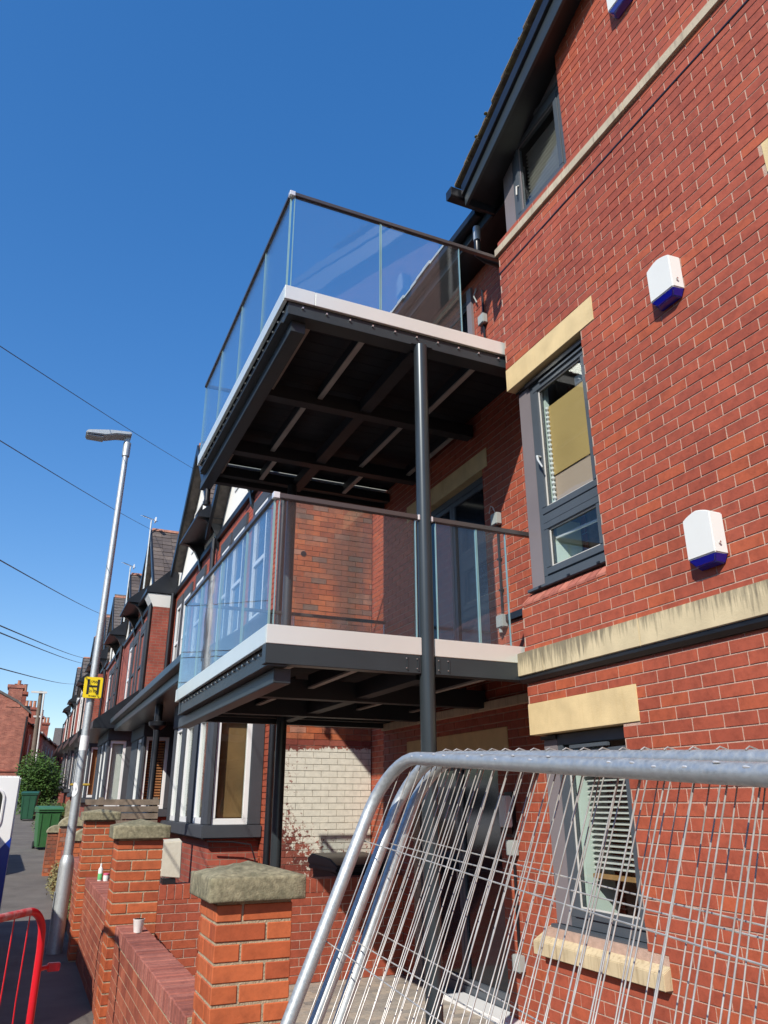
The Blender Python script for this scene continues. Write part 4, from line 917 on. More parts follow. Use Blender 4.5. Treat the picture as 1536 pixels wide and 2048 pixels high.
# ================================================================ LOW GARDEN WALLS AND PIERS
def pier(x0, y0, w, ztop, label, cap_h=.085, ap=.10, mat_=B_ORG):
    t = thing('brick_pier', label, 'gate pier', (x0+w/2, y0+w/2, gz(y0)), 'brick piers with stone caps')
    core = obj('core', MB().box(x0+.005, x0+w-.005, y0+.005, y0+w-.005, gz(y0), ztop), MORT_G, t)
    n = int(round((ztop-gz(y0))/.0755)); h = .0755; bl = []; d = .05
    for r in range(n):
        z1 = ztop-r*h-.011; z0 = z1-.064
        hb = (w-.010)/3
        for face in range(4):
            seg = [(0, hb*2), (hb*2+.01, w)] if (r+face) % 2 else [(0, hb), (hb+.01, w)]
            for (a, b) in seg:
                ja, jb = rnd.uniform(-.0015, .0015), 0
                if face == 0: a_, b_ = max(a, 0), b; bl.append(((x0+(a_+b_)/2, y0+d/2+ja, (z0+z1)/2), (b_-a_, d, z1-z0)))
                elif face == 1: bl.append(((x0+d/2+ja, y0+(max(a, d+.001)+min(b, w-d-.001))/2, (z0+z1)/2), (d, min(b, w-d-.001)-max(a, d+.001), z1-z0)))
                elif face == 2: bl.append(((x0+(a+b)/2, y0+w-d/2, (z0+z1)/2), (b-a, d, z1-z0)))
                else: bl.append(((x0+w-d/2, y0+(max(a, d+.001)+min(b, w-d-.001))/2, (z0+z1)/2), (d, min(b, w-d-.001)-max(a, d+.001), z1-z0)))
    for c, s in bl:
        key = ('pier', mat_.name, tuple(round(q, 3) for q in s))
        if key not in BM_CACHE:
            q = MB().box(-s[0]/2, s[0]/2, -s[1]/2, s[1]/2, -s[2]/2, s[2]/2); me = bpy.data.meshes.new('brick'); me.from_pydata(q.v, [], q.f)
            bm = bmesh.new(); bm.from_mesh(me); bmesh.ops.recalc_face_normals(bm, faces=bm.faces); bmesh.ops.bevel(bm, geom=bm.edges[:], offset=.003, segments=1, affect='EDGES'); bm.to_mesh(me); bm.free(); me.materials.append(mat_); BM_CACHE[key] = me
        o = bpy.data.objects.new('brick', BM_CACHE[key]); C.objects.link(o); o.parent = core; o.location = Vector(c)
        o.rotation_euler.z = rnd.uniform(-.004, .004)
    # rough stone cap: square slab with a low pyramid, edges worn
    cx, cy, hw = x0+w/2, y0+w/2, w/2+.045; bm = bmesh.new()
    bmesh.ops.create_cube(bm, size=1); bmesh.ops.scale(bm, vec=(2*hw, 2*hw, cap_h), verts=bm.verts)
    top = [f for f in bm.faces if f.normal.z > .5][0]
    bmesh.ops.bevel(bm, geom=bm.edges[:], offset=.004, segments=1, affect='EDGES')
    bmesh.ops.subdivide_edges(bm, edges=bm.edges[:], cuts=7, use_grid_fill=True)
    for v in bm.verts:
        if v.co.z > cap_h*.45:
            dd = max(abs(v.co.x), abs(v.co.y))/hw; v.co.z += ap*max(0, 1-dd)
        nn = noise.noise(v.co*26+Vector((x0*7, y0*3, 0)))*.0006+noise.noise(v.co*70)*.0008
        v.co += Vector((nn*(1 if v.co.x > 0 else -1), nn*(1 if v.co.y > 0 else -1), nn*.8))
    me = bpy.data.meshes.new('stone_cap'); bm.to_mesh(me); bm.free(); me.materials.append(CAP)
    for p in me.polygons: p.use_smooth = True
    o = bpy.data.objects.new('stone_cap', me); C.objects.link(o); o.parent = t; o.location = Vector((cx, cy, ztop+cap_h/2+.003))-Vector(t.location)
    o.rotation_euler.z = rnd.uniform(-.02, .02)
    return t
# children of core were placed in core's space: core sits at minus thing location, so use an identity core
P1 = pier(.822, 3.594, .335, -.40, 'nearest orange brick pier with a broad lichened stone cap', .095, .052)
P2 = pier(.748, 6.86, .35, -.275, 'orange brick pier with a mossy stone cap behind the paper cup', .095, .05)
P3 = pier(.722, 10.2, .335, -.20, 'farthest orange brick pier with a stone cap, behind the spray bottle', .09, .035)
def low_wall(y0, y1, top, label, x0=.80, x1=.985, cap=200):
    t = thing('garden_wall', label, 'garden wall', (x0, y0, gz(y0)), 'low brick garden walls between the piers')
    core = obj('core', MB().box(x0+.004, x1-.004, y0, y1, gz(y1)-.1, top-.105), MORT_G, t)
    bl = bricks(top-.105-.075*10, top-.1, y0, y1, x0, 'x', -1)+bricks(top-.105-.075*10, top-.1, y0, y1, x1, 'x', 1)
    lay(bl, B_WALL, core, t, cap=150)
    obj('coping_bed', MB().box(x0+.004, x1-.004, y0, y1, top-.104, top-.006), MORT_G, t)
    y = y0+.002
    while y < y1-.01:
        w = min(.066, y1-y-.001); key = ('cope', round(w, 3))
        if key not in BM_CACHE:
            q = MB().box(-.5*(x1-x0)-.006, .5*(x1-x0)+.006, -w/2, w/2, -.05, .05); me = bpy.data.meshes.new('coping_brick'); me.from_pydata(q.v, [], q.f)
            bm = bmesh.new(); bm.from_mesh(me); bmesh.ops.bevel(bm, geom=bm.edges[:], offset=.005, segments=1, affect='EDGES'); bm.to_mesh(me); bm.free(); me.materials.append(B_COPE); BM_CACHE[key] = me
        o = bpy.data.objects.new('coping_brick', BM_CACHE[key]); C.objects.link(o); o.parent = t; o.location = Vector(((x0+x1)/2+rnd.uniform(-.002, .002), y+w/2, top-.05+rnd.uniform(-.003, .003)))-Vector(t.location); y += .0745
    return t
B_WALL = brick_unit('garden_wall_brick', [(0, (.27, .072, .042)), (.5, (.34, .10, .055)), (1, (.42, .13, .07))], rough=.8, bump=.4)
B_COPE = brick_unit('coping_brick', [(0, (.26, .088, .065)), (.5, (.33, .115, .085)), (1, (.40, .16, .12))], rough=.85, bump=.9)
low_wall(3.935, 6.855, -.88, 'low red brick wall carrying the paper cup, between the nearest two piers')
low_wall(7.215, 10.19, -.80, 'low red brick wall carrying the spray bottle, between the second and third piers')
low_wall(-1.5, 1.2, -.88, 'low red brick wall beside the fence panels, below the picture')
low_wall(10.54, 13.2, -.75, 'low brick wall behind the lamp post, past the third pier')
# dividing wall across the yards
t = thing('dividing_wall', 'red brick wall with upright coping bricks across the yard behind the nearest pier', 'garden wall', (1.0, 8.1, Z0))
core = obj('core', MB().box(1.0, 3.82, 8.104, 8.31, Z0, -.85), MORTAR, t)
lay(bricks(Z0+.01, -.845, 1.0, 3.84, 8.10, 'y', -1), B_RED, core, t, cap=200)
obj('coping_bed', MB().box(1.0, 3.84, 8.104, 8.32, -.849, -.732), MORTAR, t); x = 1.0
while x < 3.82:
    key = ('dcope',)
    if key not in BM_CACHE:
        q = MB().box(-.032, .032, -.112, .112, -.06, .06); me = bpy.data.meshes.new('coping_brick'); me.from_pydata(q.v, [], q.f); me.materials.append(B_RED); BM_CACHE[key] = me
    o = bpy.data.objects.new('coping_brick', BM_CACHE[key]); C.objects.link(o); o.parent = t; o.location = Vector((x+.034, 8.21, -.79+rnd.uniform(-.001, .001)))-Vector(t.location); x += .0745
t = thing('meter_box', 'grubby cream meter box standing on the dividing wall by the bay', 'meter box', (1.4, 8.2, -.73))
obj('cabinet', MB().add([(1.30, 8.13, -.66), (1.49, 8.13, -.68), (1.49, 8.29, -.68), (1.30, 8.29, -.66), (1.28, 8.14, -.36), (1.48, 8.14, -.35), (1.48, 8.28, -.33), (1.28, 8.28, -.34)], [(0, 3, 2, 1), (4, 5, 6, 7), (0, 1, 5, 4), (1, 2, 6, 5), (2, 3, 7, 6), (3, 0, 4, 7)]), METERB, t, .008)
obj('foot', MB().box(1.33, 1.45, 8.15, 8.27, -.728, -.681), BLACK, t)
# rounded stone-capped piers and walls farther along
CAPR = simple('pale_weathered_coping', (.36, .32, .20), .95, 0, .35, 14, .8, 50, dirt=(.10, .09, .06), dirt_amt=.8, dscale=6)
def round_pier(x, y, w, top, label):
    t = thing('brick_pier', label, 'gate pier', (x, y, gz(y)), 'old brick piers with rounded stone caps')
    core = obj('core', MB().box(x+.008, x+w-.008, y+.008, y+w, gz(y)-.1, top), MORT_O, t)
    lay(bricks(gz(y), top, x, x+w, y, 'y', -1, L=.2)+bricks(gz(y), top, y, y+w, x, 'x', -1, L=.2), B_OLD, core, t, cap=60)
    pts = [(x-.03+(w+.06)*(.5-.5*math.cos(a)), top+.002+(w*.42)*math.sin(a)) for a in [math.pi*k/10 for k in range(11)]]
    obj('stone_cap', MB().prism([(p, q) for p, q in pts], 1, y-.03, y+w+.03), CAPR, t, .01, smooth=True)
round_pier(.80, 13.25, .42, -.55, 'old brick pier with rounded stone cap just behind the lamp post base')
round_pier(.72, 16.3, .42, -.42, 'old brick pier with rounded mossy cap beyond the lamp post')
round_pier(.60, 18.6, .36, -.60, 'old brick pier with pale rounded cap next to the bright green bin')
low_wall(13.68, 16.28, -.82, 'low old brick wall between the rounded piers')
# horizontal slat fence across a yard
t = thing('slat_fence', 'brown horizontal timber slat fence across the yard behind the piers', 'fence', (.9, 14.6, gz(14)))
for k in range(14): obj('slat', MB().box(.98, 2.2, 14.6+rnd.uniform(-.004, .004), 14.62, -1.5+k*.112, -1.5+k*.112+.092), TIMBER, t, .003)
for x in (1.2, 2.1): obj('post', MB().box(x, x+.08, 14.625, 14.70, gz(14), .08), TIMBER, t)
t = thing('gate_post', 'pale square post with a pointed top left of the slat fence', 'post', (.96, 19.3, gz(19)))
obj('post', MB().prism([(.91, gz(15)), (.91, .0), (.96, .06), (1.01, .0), (1.01, gz(15))], 1, 19.3, 19.4), CAPR, t, .004)
t = thing('slat_fence', 'low weathered slat fence with a yellow lid object, behind the round hedge', 'fence', (1.3, 19, gz(19)))
for k in range(8): obj('slat', MB().box(1.0, 2.1, 19, 19.03, gz(19)+.1+k*.13, gz(19)+.2+k*.13), TIMBER, t)
t = thing('bird_table', 'yellow flat-topped post thing standing before the dark bay windows', 'garden post', (1.25, 21, gz(21)))
obj('top', MB().box(1.02, 1.46, 20.85, 21.2, .38, .43), simple('dull_yellow', (.50, .33, .04), .7), t, .01); obj('leg', MB().box(1.26, 1.31, 20.98, 21.03, gz(21), .379), TIMBER, t)

# ================================================================ LAMP POST
t = thing('street_lamp', 'galvanised street lamp post with a flat head leaning over the footway', 'street lamp', (.60, 10.85, Z0))
LX = lambda z: .600+(z-Z0)*.0105
def lp(z): return (LX(z), 10.85, z)
obj('base', MB().tube([lp(Z0), lp(-.72), lp(-.66), lp(-.60)], [.088, .086, .082, .060], 20), GALVL, t, smooth=True)
obj('shaft', MB().tube([lp(-.61), lp(4.78)], [.056, .040], 18), GALVL, t, smooth=True)
obj('access_door', MB().box(.515, .522, 10.80, 10.90, -1.45, -1.0), GALVL, t, .004)
obj('sleeve', MB().tube([lp(4.76), lp(4.98)], [.054, .054], 16), GALVL, t, smooth=True)
obj('bracket', MB().box(.625, .70, 10.81, 10.89, 4.97, 5.10), GALVL, t, .012)
obj('lamp_head', MB().prism([(.085, 4.985), (.085, 5.02), (.12, 5.045), (.42, 5.10), (.70, 5.12), (.72, 5.09), (.70, 5.065), (.50, 5.045), (.36, 5.0)], 1, 10.73, 10.97), GALVL, t, .012, smooth=True)
obj('lamp_lens', MB().box(.10, .33, 10.76, 10.94, 4.965, 4.984), simple('lens_grey', (.42, .42, .40), .25), t, .004)
obj('sensor', MB().lathe([(.025, 5.11), (.025, 5.14), (.01, 5.145)], .56, 10.85, 10), WHITE, t, smooth=True)
obj('band', MB().tube([lp(.62), lp(.80)], [.0535, .053], 18), WHITE, t, smooth=True)
st = obj('sticker', MB(), WHITE, t) if False else None
mb = MB()
a0 = -math.pi/2-.9
def onpole(a, z, r): return (LX(z)+r*math.cos(a), 10.85+r*math.sin(a), z)
for k in range(14):
    a = 2*math.pi*k/14
vs = [onpole(a0, .15, .058)]+[onpole(a0+.95*math.cos(2*math.pi*k/14), .15+.085*math.sin(2*math.pi*k/14), .058) for k in range(14)]
mb.add(vs, [(0, 1+k, 1+(k+1) % 14) for k in range(14)]); obj('sticker', mb, WHITE, t)
# hydrant sign
hs = thing('hydrant_sign', 'yellow hydrant sign with a black H strapped to the lamp post', 'sign', (.63, 10.77, 1.42))
sx, sz = .637, 1.40
obj('plate', MB().prism([(sx-.115, sz-.12), (sx-.10, sz-.135), (sx+.10, sz-.135), (sx+.115, sz-.12), (sx+.115, sz+.12), (sx+.10, sz+.135), (sx-.10, sz+.135), (sx-.115, sz+.12)], 1, 10.765, 10.775), YELLOW, hs, .002)
obj('letter', MB().box(sx-.075, sx-.048, 10.761, 10.7645, sz-.085, sz+.105).box(sx+.048, sx+.075, 10.761, 10.7645, sz-.085, sz+.105).box(sx-.048, sx+.048, 10.761, 10.7645, sz+.005, sz+.028), SIGNK, hs)
for z in (1.30, 1.50): obj('strap', MB().tube([(LX(z)+.06*math.cos(a), 10.85+.06*math.sin(a)-.0, z) for a in [2*math.pi*k/16 for k in range(17)]], .006, 5, False), SILVR, hs)
obj('spacer', MB().box(sx-.02, sx+.0, 10.776, 10.80, 1.28, 1.52), SILVR, hs)
def text(s, size, x, y, z, m, parent, name='lettering'):
    cu = bpy.data.curves.new(name, 'FONT'); cu.body = s; cu.size = size; cu.align_x = 'CENTER'; cu.extrude = .0008
    o = bpy.data.objects.new(name, cu); C.objects.link(o); bpy.context.view_layer.update()
    me = bpy.data.meshes.new_from_object(o.evaluated_get(bpy.context.evaluated_depsgraph_get())); bpy.data.objects.remove(o)
    me.materials.clear(); me.materials.append(m); q = bpy.data.objects.new(name, me); C.objects.link(q); q.parent = parent
    q.rotation_euler = (math.pi/2, 0, 0); q.location = Vector((x, y, z))-ploc(parent); return q
text('1750', .045, sx, 10.762, sz+.058, SIGNK, hs); text('2110', .045, sx, 10.762, sz-.060, SIGNK, hs); text('TS 0422', .028, sx, 10.762, sz-.118, SIGNK, hs)

# ================================================================ FENCE PANELS (temporary site fencing, leaning)
GF = 'leaning mesh fence panels'; WELD = simple('bright_weld', (.80, .80, .78), .35, .5, .1, 30)
def fence(B, U, V, w, h, label, ends=False, welds=False, hz=(1.64, 1.345, .95, .55)):
    B, U, V = Vector(B), Vector(U).normalized(), Vector(V).normalized()
    t = thing('fence_panel', label, 'fence panel', tuple(B), GF); r = .0195; rc = .20
    pt = lambda a, b: B+V*a+U*b-B
    path = [pt(0, .0), pt(0, .6), pt(0, h-rc-.15)]+[pt(rc-rc*math.cos(q), h-rc+rc*math.sin(q)) for q in [math.pi/2*k/9 for k in range(10)]]+[pt(w*.5, h)]+[pt(w-rc+rc*math.sin(q), h-rc+rc*math.cos(q)) for q in [math.pi/2*k/9 for k in range(10)]]+[pt(w, .6), pt(w, 0)]
    fr = obj('frame', MB().tube(path, r, 20), GALV, None, smooth=True); fr.parent = t
    lo = obj('bottom_rail', MB().tube([pt(0, .16), pt(w, .16)], r*.9, 14), GALV, None, smooth=True); lo.parent = t
    n = int((w-.10)/.0685); nn = U.cross(V).normalized()
    wl = h-.05+.045; wm = MB().tube([(0, 0, 0), (0, 0, wl)], .00165, 6); me = bpy.data.meshes.new('wire'); me.from_pydata(wm.v, [], wm.f); me.materials.append(WIRE)
    for p in me.polygons: p.use_smooth = True
    rot = U.to_track_quat('Z', 'Y')
    for k in range(n):
        a = .07+k*.0685; hh = h if a > rc and a < w-rc else h-rc+math.sqrt(max(0, rc*rc-(rc-min(a, w-a))**2))
        o = bpy.data.objects.new('wire', me); C.objects.link(o); o.parent = t; s = (hh+.012-.14)/wl
        tilt = rnd.uniform(-.004, .004)
        o.rotation_mode = 'QUATERNION'; o.rotation_quaternion = (U+V*tilt).to_track_quat('Z', 'Y'); o.scale = (1, 1, s); o.location = pt(a, .14)+nn*.021
    if ends:
        em = MB().tube([tuple(nn*.0215-U*.012), tuple(nn*.0215+U*.016), tuple(nn*.010+U*.026), tuple(-nn*.010+U*.0225), tuple(-nn*.018+U*.012)], .0018, 5); m2 = bpy.data.meshes.new('wire_end'); m2.from_pydata(em.v, [], em.f); m2.materials.append(WIRE)
        for k in range(n):
            a = .07+k*.0685
            if rc < a < w-rc: o = bpy.data.objects.new('wire_end', m2); C.objects.link(o); o.parent = t; o.location = pt(a+.01, h)
    if welds:
        for k in range(n):
            a = .07+k*.0685
            if rc < a < w-rc and rnd.random() < .8:
                c0 = pt(a+rnd.uniform(-.012, .012), h)-nn*.0188+U*rnd.uniform(-.002, .012)
                o = obj('weld_mark', MB().tube([c0-V*.007, c0-V*.003, c0+V*.004, c0+V*rnd.uniform(.006, .012)], [.0006, .0026, .0022, .0004], 6), WELD, None, smooth=True); o.parent = t
    for b in hz:
        o = obj('cross_wire', MB().tube([pt(-.01, b)+nn*.024, pt(w*.3, b-.004)+nn*.024, pt(w+.01, b)+nn*.024], .0019, 6), WIRE, None, smooth=True); o.parent = t
    # top row wire ends wrapped over the rail
    o = obj('top_wire', MB().tube([pt(.2, h+.012)+nn*.022, pt(w-.2, h+.012)+nn*.022], .0017, 6), WIRE, None); o.parent = t
    for (a, b) in ((0, .0), (w, .0)):
        o = obj('foot_pin', MB().tube([pt(a, -.06), pt(a, .02)], .014, 10), GALV, None); o.parent = t
    return t
fence((.315, 2.39, Z0+.045), (.404, 0, .915), (-.004, -1, -.067), 3.45, 1.905, 'front leaning mesh fence panel, its thick bent corner tube nearest the wall pier', False, True)
fence((.400, 2.42, Z0+.045), (.418, .012, .908), (.004, -1, -.053), 3.45, 1.925, 'middle leaning mesh fence panel, its top wire showing above the front rail', True)
fence((.520, 2.44, Z0+.045), (.396, .02, .918), (.0, -1, -.062), 3.45, 1.90, 'rearmost leaning mesh fence panel, darkest tube, under the other two')
# a standing panel outside the picture whose shadow falls over the low wall
fence((-.47, 5.35, Z0+.045), (0, 0, 1), (-.08, 1, 0), 1.45, 2.0, 'upright mesh fence panel at the road side')

# ================================================================ RED BARRIER
t = thing('crowd_barrier', 'red tubular barrier with thin bars and scuffed top rail on the footway', 'barrier', (.1, 4.1, Z0))
bc = Vector((.170, 4.20, 0)); dv = Vector((-1, -1.25, 0)).normalized()
def bp(a, z): return tuple(bc+dv*a+Vector((0, 0, z)))
path = [bp(.0, Z0+.02), bp(.0, -1.2), bp(-.004, -.62)]+[bp(.11-.11*math.cos(q), -.565+.11*math.sin(q)) for q in [math.pi/2*k/8 for k in range(1, 9)]]
fr = obj('frame', MB().tube(path, .0165, 16), REDP, t, smooth=True)
obj('top_rail', MB().tube([bp(.11, -.455), bp(.5, -.462), bp(1.9, -.47), bp(2.0, -.6), bp(2.0, Z0+.02)], .0167, 16), REDW, t, smooth=True)
obj('bottom_rail', MB().tube([bp(.0, -1.35), bp(2.0, -1.35)], .015, 12), REDP, t, smooth=True)
for k in range(19):
    a = .10+k*.1; obj('bar', MB().tube([bp(a, -.47), bp(a+.012, -.8), bp(a+.004, -1.34)], .003, 8), REDP, t, smooth=True)
obj('hook', MB().tube([bp(-.01, -.70), bp(-.075, -.70)], .010, 10), REDP, t); obj('hook_plate', MB().box(.215, .27, 4.25, 4.275, -.72, -.685), REDP, t, .004)
for a in (.12, 1.85): q = Vector(bp(a, Z0+.02)); obj('foot', MB().box(q.x-.02, q.x+.02, q.y-.3, q.y+.3, Z0, Z0+.018), REDP, t, .004)

# ================================================================ VAN
def van(x, y0, zb, label, door=True, ln=6.9):
    """x: near side of the body (towards the footway); the van stands in the road, its rear at y0+5.3"""
    t = thing('parked_van', label, 'van', (x-.95, y0, zb)); R = y0+ln; Hh = 2.05
    pr = [(y0+.0, .45), (y0-.02, .85), (y0+.10, 1.02), (y0+.8, 1.22), (y0+1.4, 1.92), (y0+1.65, Hh), (R-.15, Hh), (R, 1.9), (R, .42), (R-.5, .32), (y0+.4, .30)]
    obj('body', MB().prism([(p, q+zb) for p, q in pr], 0, x-1.95, x), VANW, t, .05, smooth=True)
    obj('windscreen', MB().add([(x-1.78, y0+.82, zb+1.26), (x-.17, y0+.82, zb+1.26), (x-.25, y0+1.33, zb+1.90), (x-1.7, y0+1.33, zb+1.90)], [(0, 1, 2, 3)]), G_DARK, t)
    for s_ in (x+.003, x-1.953):
        obj('side_window', MB().prism([(y0+1.15, zb+1.25), (y0+2.2, zb+1.25), (y0+2.2, zb+1.82), (y0+1.78, zb+1.82)], 0, s_-.003, s_+.003), G_DARK, t)
        w = .2
        for yy in (y0+.95, R-1.1):
            wh = obj('wheel', MB().tube([(s_-.11, yy, zb+.33), (s_+.11, yy, zb+.33)] if s_ < x-1 else [(s_-.21, yy, zb+.33), (s_-.0, yy, zb+.33)], .33, 22), RUBBER, t, smooth=True)
            obj('rim', MB().tube([(s_+.002, yy, zb+.33), (s_+.012, yy, zb+.33)], .2, 18), SILVR, wh, smooth=True)
    obj('bumper', MB().box(x-1.9, x-.05, y0-.10, y0-.005, zb+.32, zb+.62), BLACKB, t, .03)
    for xx in (x-1.85, x-.4): obj('headlight', MB().box(xx, xx+.28, y0-.03, y0+.04, zb+.72, zb+.92), SLAT, t, .02)
    obj('number_plate', MB().box(x-1.25, x-.73, y0-.112, y0-.102, zb+.42, zb+.53), WHITE, t)
    if door:
        # rear door swung right round, its outer face towards the camera
        d = obj('rear_door', MB().box(x+.02, x+.77, R-.01, R+.035, zb+.40, zb+2.10), VANW, t, .03, smooth=True)
        n = 8; wp = [(x+.08, 1.30)]+[(x+.47+.13*math.sin(math.pi/2*k/n*1), 1.30+.0*k) for k in range(0)]
        cx0, cx1, cz0, cz1, rr = x+.10, x+.60, zb+1.42, zb+1.93, .12
        pts = []
        for (cx, cz, a0_) in ((cx1-rr, cz0+rr, -math.pi/2), (cx1-rr, cz1-rr, 0), (cx0+rr, cz1-rr, math.pi/2), (cx0+rr, cz0+rr, math.pi)):
            for k in range(6): a = a0_+math.pi/2*k/5; pts.append((cx+rr*math.cos(a), cz+rr*math.sin(a)))
        obj('door_window', MB().prism(pts, 1, R-.018, R-.0105), G_DARK, d)
        ring = [(p[0], R-.014, p[1]) for p in pts]; ring.append(ring[0]); obj('window_seal', MB().tube(ring, .018, 6, False), WHITE, d, smooth=True)
        xd0, xd1 = x+.025, x+.765
        obj('livery_stripe', MB().prism([(xd0, zb+.44), (xd1, zb+.44), (xd1, -.43), (xd0, -1.28)], 1, R-.0145, R-.0105), VANB, d)
        obj('hinge', MB().tube([(x+.01, R+.0, zb+.7), (x+.01, R+.0, zb+.8)], .02, 8), BLACK, d)
    return t
van(-.82, 5.13, -1.762, 'white van with its blue-striped rear door swung open beside the footway')
van(-1.45, 16.6, gz(18)-.112, 'second parked white van farther up the road', door=False, ln=5.35)

# ================================================================ BINS
def bin_(x, y, zb, m, label, rz=0, s=1.0):
    t = thing('wheelie_bin', label, 'wheelie bin', (x, y, zb), 'wheelie bins'); w, d, h = .29*s, .36*s, 1.0*s
    bot = [(-w*.78, -d*.75, .05), (w*.78, -d*.75, .05), (w*.78, d*.8, .05), (-w*.78, d*.8, .05)]; top = [(-w, -d, h*.93), (w, -d, h*.93), (w, d, h*.98), (-w, d, h*.98)]
    def q(name, mb, mt, bev=0, smooth=False): o = obj(name, mb, mt, None, bev, smooth); o.parent = t; return o
    q('body', MB().add(bot+top, [(0, 3, 2, 1), (4, 5, 6, 7), (0, 1, 5, 4), (1, 2, 6, 5), (2, 3, 7, 6), (3, 0, 4, 7)]), m, .02, True)
    q('rim', MB().box(-w-.03, w+.03, -d-.03, d+.03, h*.93, h*.975), m, .01)
    q('lid', MB().prism([(-d-.05, h*.976), (-d-.05, h*1.0), (-d+.15, h*1.06), (d-.05, h*1.085), (d+.05, h*1.04), (d+.05, h*.976)], 0, -w-.035, w+.035), m, .012, True)
    q('handle', MB().tube([(-w*.8, d+.08, h*1.0), (w*.8, d+.08, h*1.0)], .016, 8), m)
    for k in (-.35, .0, .35): q('rib', MB().add([(k*w*2-.012, -d*.78-.012, .12), (k*w*2+.012, -d*.78-.012, .12), (k*w*2.2+.012, -d-.012, h*.9), (k*w*2.2-.012, -d-.012, h*.9), (k*w*2-.012, -d*.74, .12), (k*w*2+.012, -d*.74, .12), (k*w*2.2+.012, -d+.02, h*.9), (k*w*2.2-.012, -d+.02, h*.9)], [(0, 1, 2, 3), (4, 7, 6, 5), (0, 4, 5, 1), (1, 5, 6, 2), (2, 6, 7, 3), (3, 7, 4, 0)]), m)
    for sx_ in (-1, 1): q('wheel', MB().tube([(sx_*w*.8-.03, d*.8, .1), (sx_*w*.8+.03, d*.8, .1)], .1, 14), RUBBER, 0, True)
    t.rotation_euler.z = rz; return t
bin_(.74, 24.6, gz(24.6), GREENB, 'bright green wheelie bin at the footway edge, nearest of the green ones', .12, 1.02)
bin_(.32, 38.0, gz(38), GREEND, 'dark green wheelie bin farther off, left of the brighter green one', -.1, 1.08)
bin_(3.44, 8.70, Z0, BLACKB, 'black wheelie bin in shade before the flaking white wall', .05, 1.02)

# ================================================================ SMALL THINGS
t = thing('paper_cup', 'small white paper cup standing on the low brick wall', 'cup', (.905, 6.42, -.88)); 
cp = MB().lathe([(.030, 0), (.031, .002), (.041, .085), (.043, .088), (.043, .092), (.039, .092), (.0385, .088), (.029, .006)], 0, 0, 24); o = obj('cup_body', cp, CERAM, None, smooth=True); o.parent = t; o.scale = (.98, .98, .95)
t = thing('spray_bottle', 'white and green spray bottle on the far low wall', 'bottle', (.90, 9.65, -.80))
def bb(name, mb, m): o = obj(name, mb, m, None, smooth=True); o.parent = t; o.scale = (.62, .62, .62)
bb('body', MB().lathe([(.038, 0), (.040, .01), (.040, .19), (.020, .22), (.016, .235)], 0, 0, 18), WALB); bb('green_label', MB().lathe([(.0405, .02), (.0408, .021), (.0408, .12), (.0405, .121)], 0, 0, 18), simple('label_green', (.12, .45, .16), .5)); bb('cap', MB().lathe([(.017, .235), (.017, .275), (.010, .28)], 0, 0, 14), WALB)
t2 = thing('small_pot', 'tiny pale tub with a pink lid beside the spray bottle', 'tub', (.96, 9.60, -.80)); o = obj('tub', MB().lathe([(.028, 0), (.032, .05), (.030, .06)], 0, 0, 14), WALB, None, smooth=True); o.parent = t2; o = obj('lid', MB().lathe([(.033, .061), (.033, .075), (.02, .08)], 0, 0, 14), simple('lid_pink', (.6, .12, .2), .5), None, smooth=True); o.parent = t2
# ================================================================ PLANTS
def foliage(name, cx, cy, cz, rx, ry, rz_, n, m, size, label, cat, trunk=True, seed=1, squash=0):
    rr = random.Random(seed); t = thing(name, label, cat, (cx, cy, gz(cy))); mb = MB()
    lobes = [(rr.uniform(-.45, .45), rr.uniform(-.45, .45), rr.uniform(-.4, .45), rr.uniform(.45, .65)) for _ in range(9)]
    for i in range(n):
        l = lobes[i % 9]; d = Vector((rr.gauss(0, 1), rr.gauss(0, 1), rr.gauss(0, 1))).normalized()*(rr.random()**.35)*l[3]*rr.uniform(.8, 1.12)
        p = Vector((cx+(l[0]+d.x)*rx, cy+(l[1]+d.y)*ry, cz+(l[2]+d.z)*rz_))
        if p.z < gz(cy): continue
        a = Vector((rr.gauss(0, 1), rr.gauss(0, 1), rr.gauss(0, .8))).normalized(); b = a.orthogonal().normalized(); s = size*rr.uniform(.6, 1.4)
        mb.add([p-a*s, p+b*s*.45, p+a*s, p-b*s*.45], [(0, 1, 2, 3)])
    stuff(obj('leaves', mb, m, t))
    br = MB()
    for k in range(9):
        an = rr.uniform(0, 6.28); e = Vector((cx+math.cos(an)*rx*.5, cy+math.sin(an)*ry*.5, cz+rz_*rr.uniform(.1, .7)))
        br.tube([(cx, cy, gz(cy)), ((cx+e.x)/2, (cy+e.y)/2, (gz(cy)+e.z)/2+.1), tuple(e)], [.03, .02, .006], 6)
    obj('branches', br, BARK, t)
foliage('bush', .62, 43, .55, 1.5, 1.5, 1.95, 9000, LEAF, .065, 'big rounded green bush overhanging the footway beyond the bins', 'bush', seed=3)
foliage('hedge', .98, 27.5, -.50, .58, .6, .62, 4200, LEAF2, .028, 'small clipped round hedge behind the bright green bin', 'hedge', seed=5)
foliage('weeds', .80, 15.6, -1.25, .22, 1.6, .38, 1500, WEED, .02, 'dry straggly weeds growing along the foot of the old wall', 'weeds', seed=8)
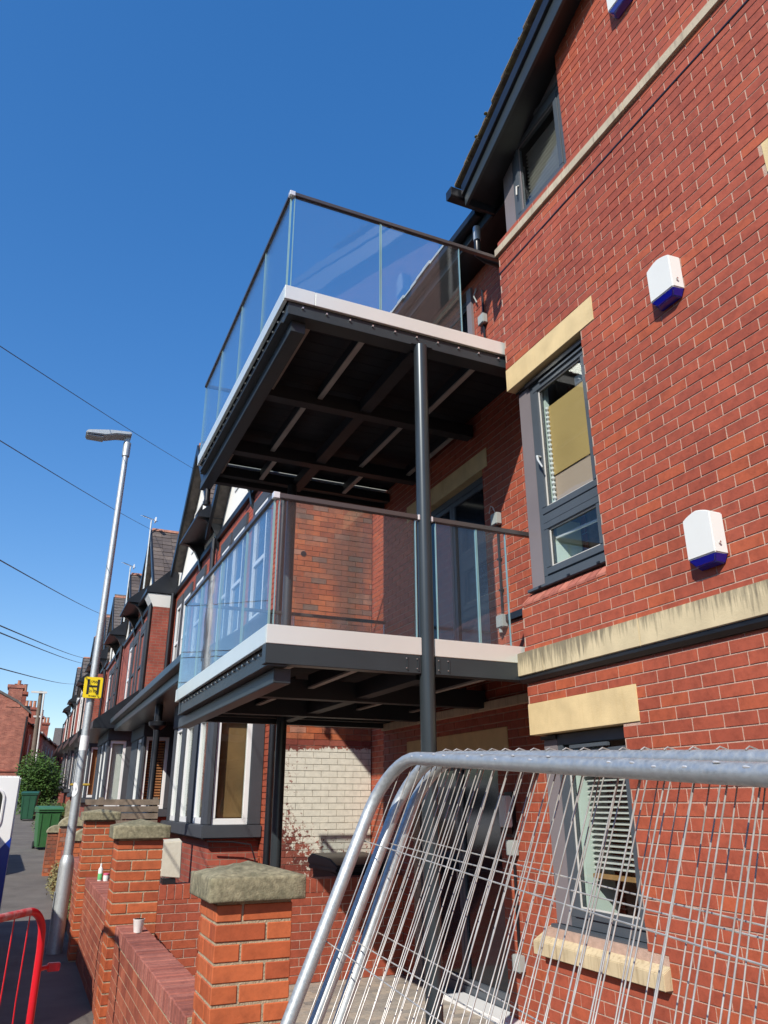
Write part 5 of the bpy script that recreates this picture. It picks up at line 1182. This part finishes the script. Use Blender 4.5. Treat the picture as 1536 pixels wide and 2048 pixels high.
foliage('weeds', .82, 12.4, -1.30, .10, .35, .42, 420, LEAF2, .018, 'small green weed at the wall foot left of the lamp post base', 'weeds', seed=9)
# ================================================================ OVERHEAD WIRES
def ray(x, y):
    d = _r2*(x-768)/F-_u2*(y-1024)/F+_f; return Vector(d)
WL = [((-5.2, 16.0, 9.06), (2.42, 16.2, 6.72), 'topmost'), ((-4.6, 17.5, 8.1), (1.95, 21.4, 7.45), 'second'), ((-5.0, 22, 6.9), (2.0, 33, 7.95), 'third'),
      ((-5, 30, 7.2), (2.0, 43, 8.1), 'fourth'), ((-5, 30, 6.9), (2.0, 43.5, 7.9), 'fifth'), ((-5, 44, 7.8), (2.0, 60, 8.6), 'lowest')]
WPX = [((-160, 588), (391, 940), 3.2, 16.2), ((-160, 783), (304, 1060), 4.6, 21.3), ((-160, 1030), (215, 1233), 6.0, 33), ((-160, 1183), (178, 1318), 7, 46), ((-160, 1200), (178, 1329), 7.2, 46.5), ((-160, 1293), (150, 1368), 9, 60)]
names_ = ['topmost overhead wire running from the upper left to the nearest white gable', 'overhead wire crossing the lamp post and ending at the white aerial', 'overhead wire meeting the row behind the lamp post', 'upper of two close overhead wires low in the sky', 'lower of two close overhead wires low in the sky', 'faintest lowest overhead wire above the far chimneys']
for ((ax, ay), (bx_, by_), ya, yb), lb in zip(WPX, names_):
    a = ray(ax, ay); a = a*(max(ya, 6)/a.y); b = ray(bx_, by_); b = b*(yb*KS/b.y)
    pts = []
    for k in range(13):
        q = k/12; p = a.lerp(b, q); p.z -= .04*math.sin(math.pi*q)*(yb/20); pts.append(tuple(p))
    tag(obj('overhead_wire', MB().tube(pts, .0026+.00015*yb, 5), WIREB), lb, 'overhead wire', 'overhead telephone wires')
# ---------------------------------------------------------------- fix parents that were laid in world space
bpy.context.view_layer.update()
# lift everything so that the footway is near z = 0 (the lens 1.65 m above it)
for o in S.objects:
    if o.parent is None and (o.get('category') in ('house', 'aerial')) and o.location.y < 59 and o.location.x > 0:
        o.location = o.location*KS; o.scale = (KS,)*3
for o in S.objects:
    if o.parent is None: o.location.z += 1.65
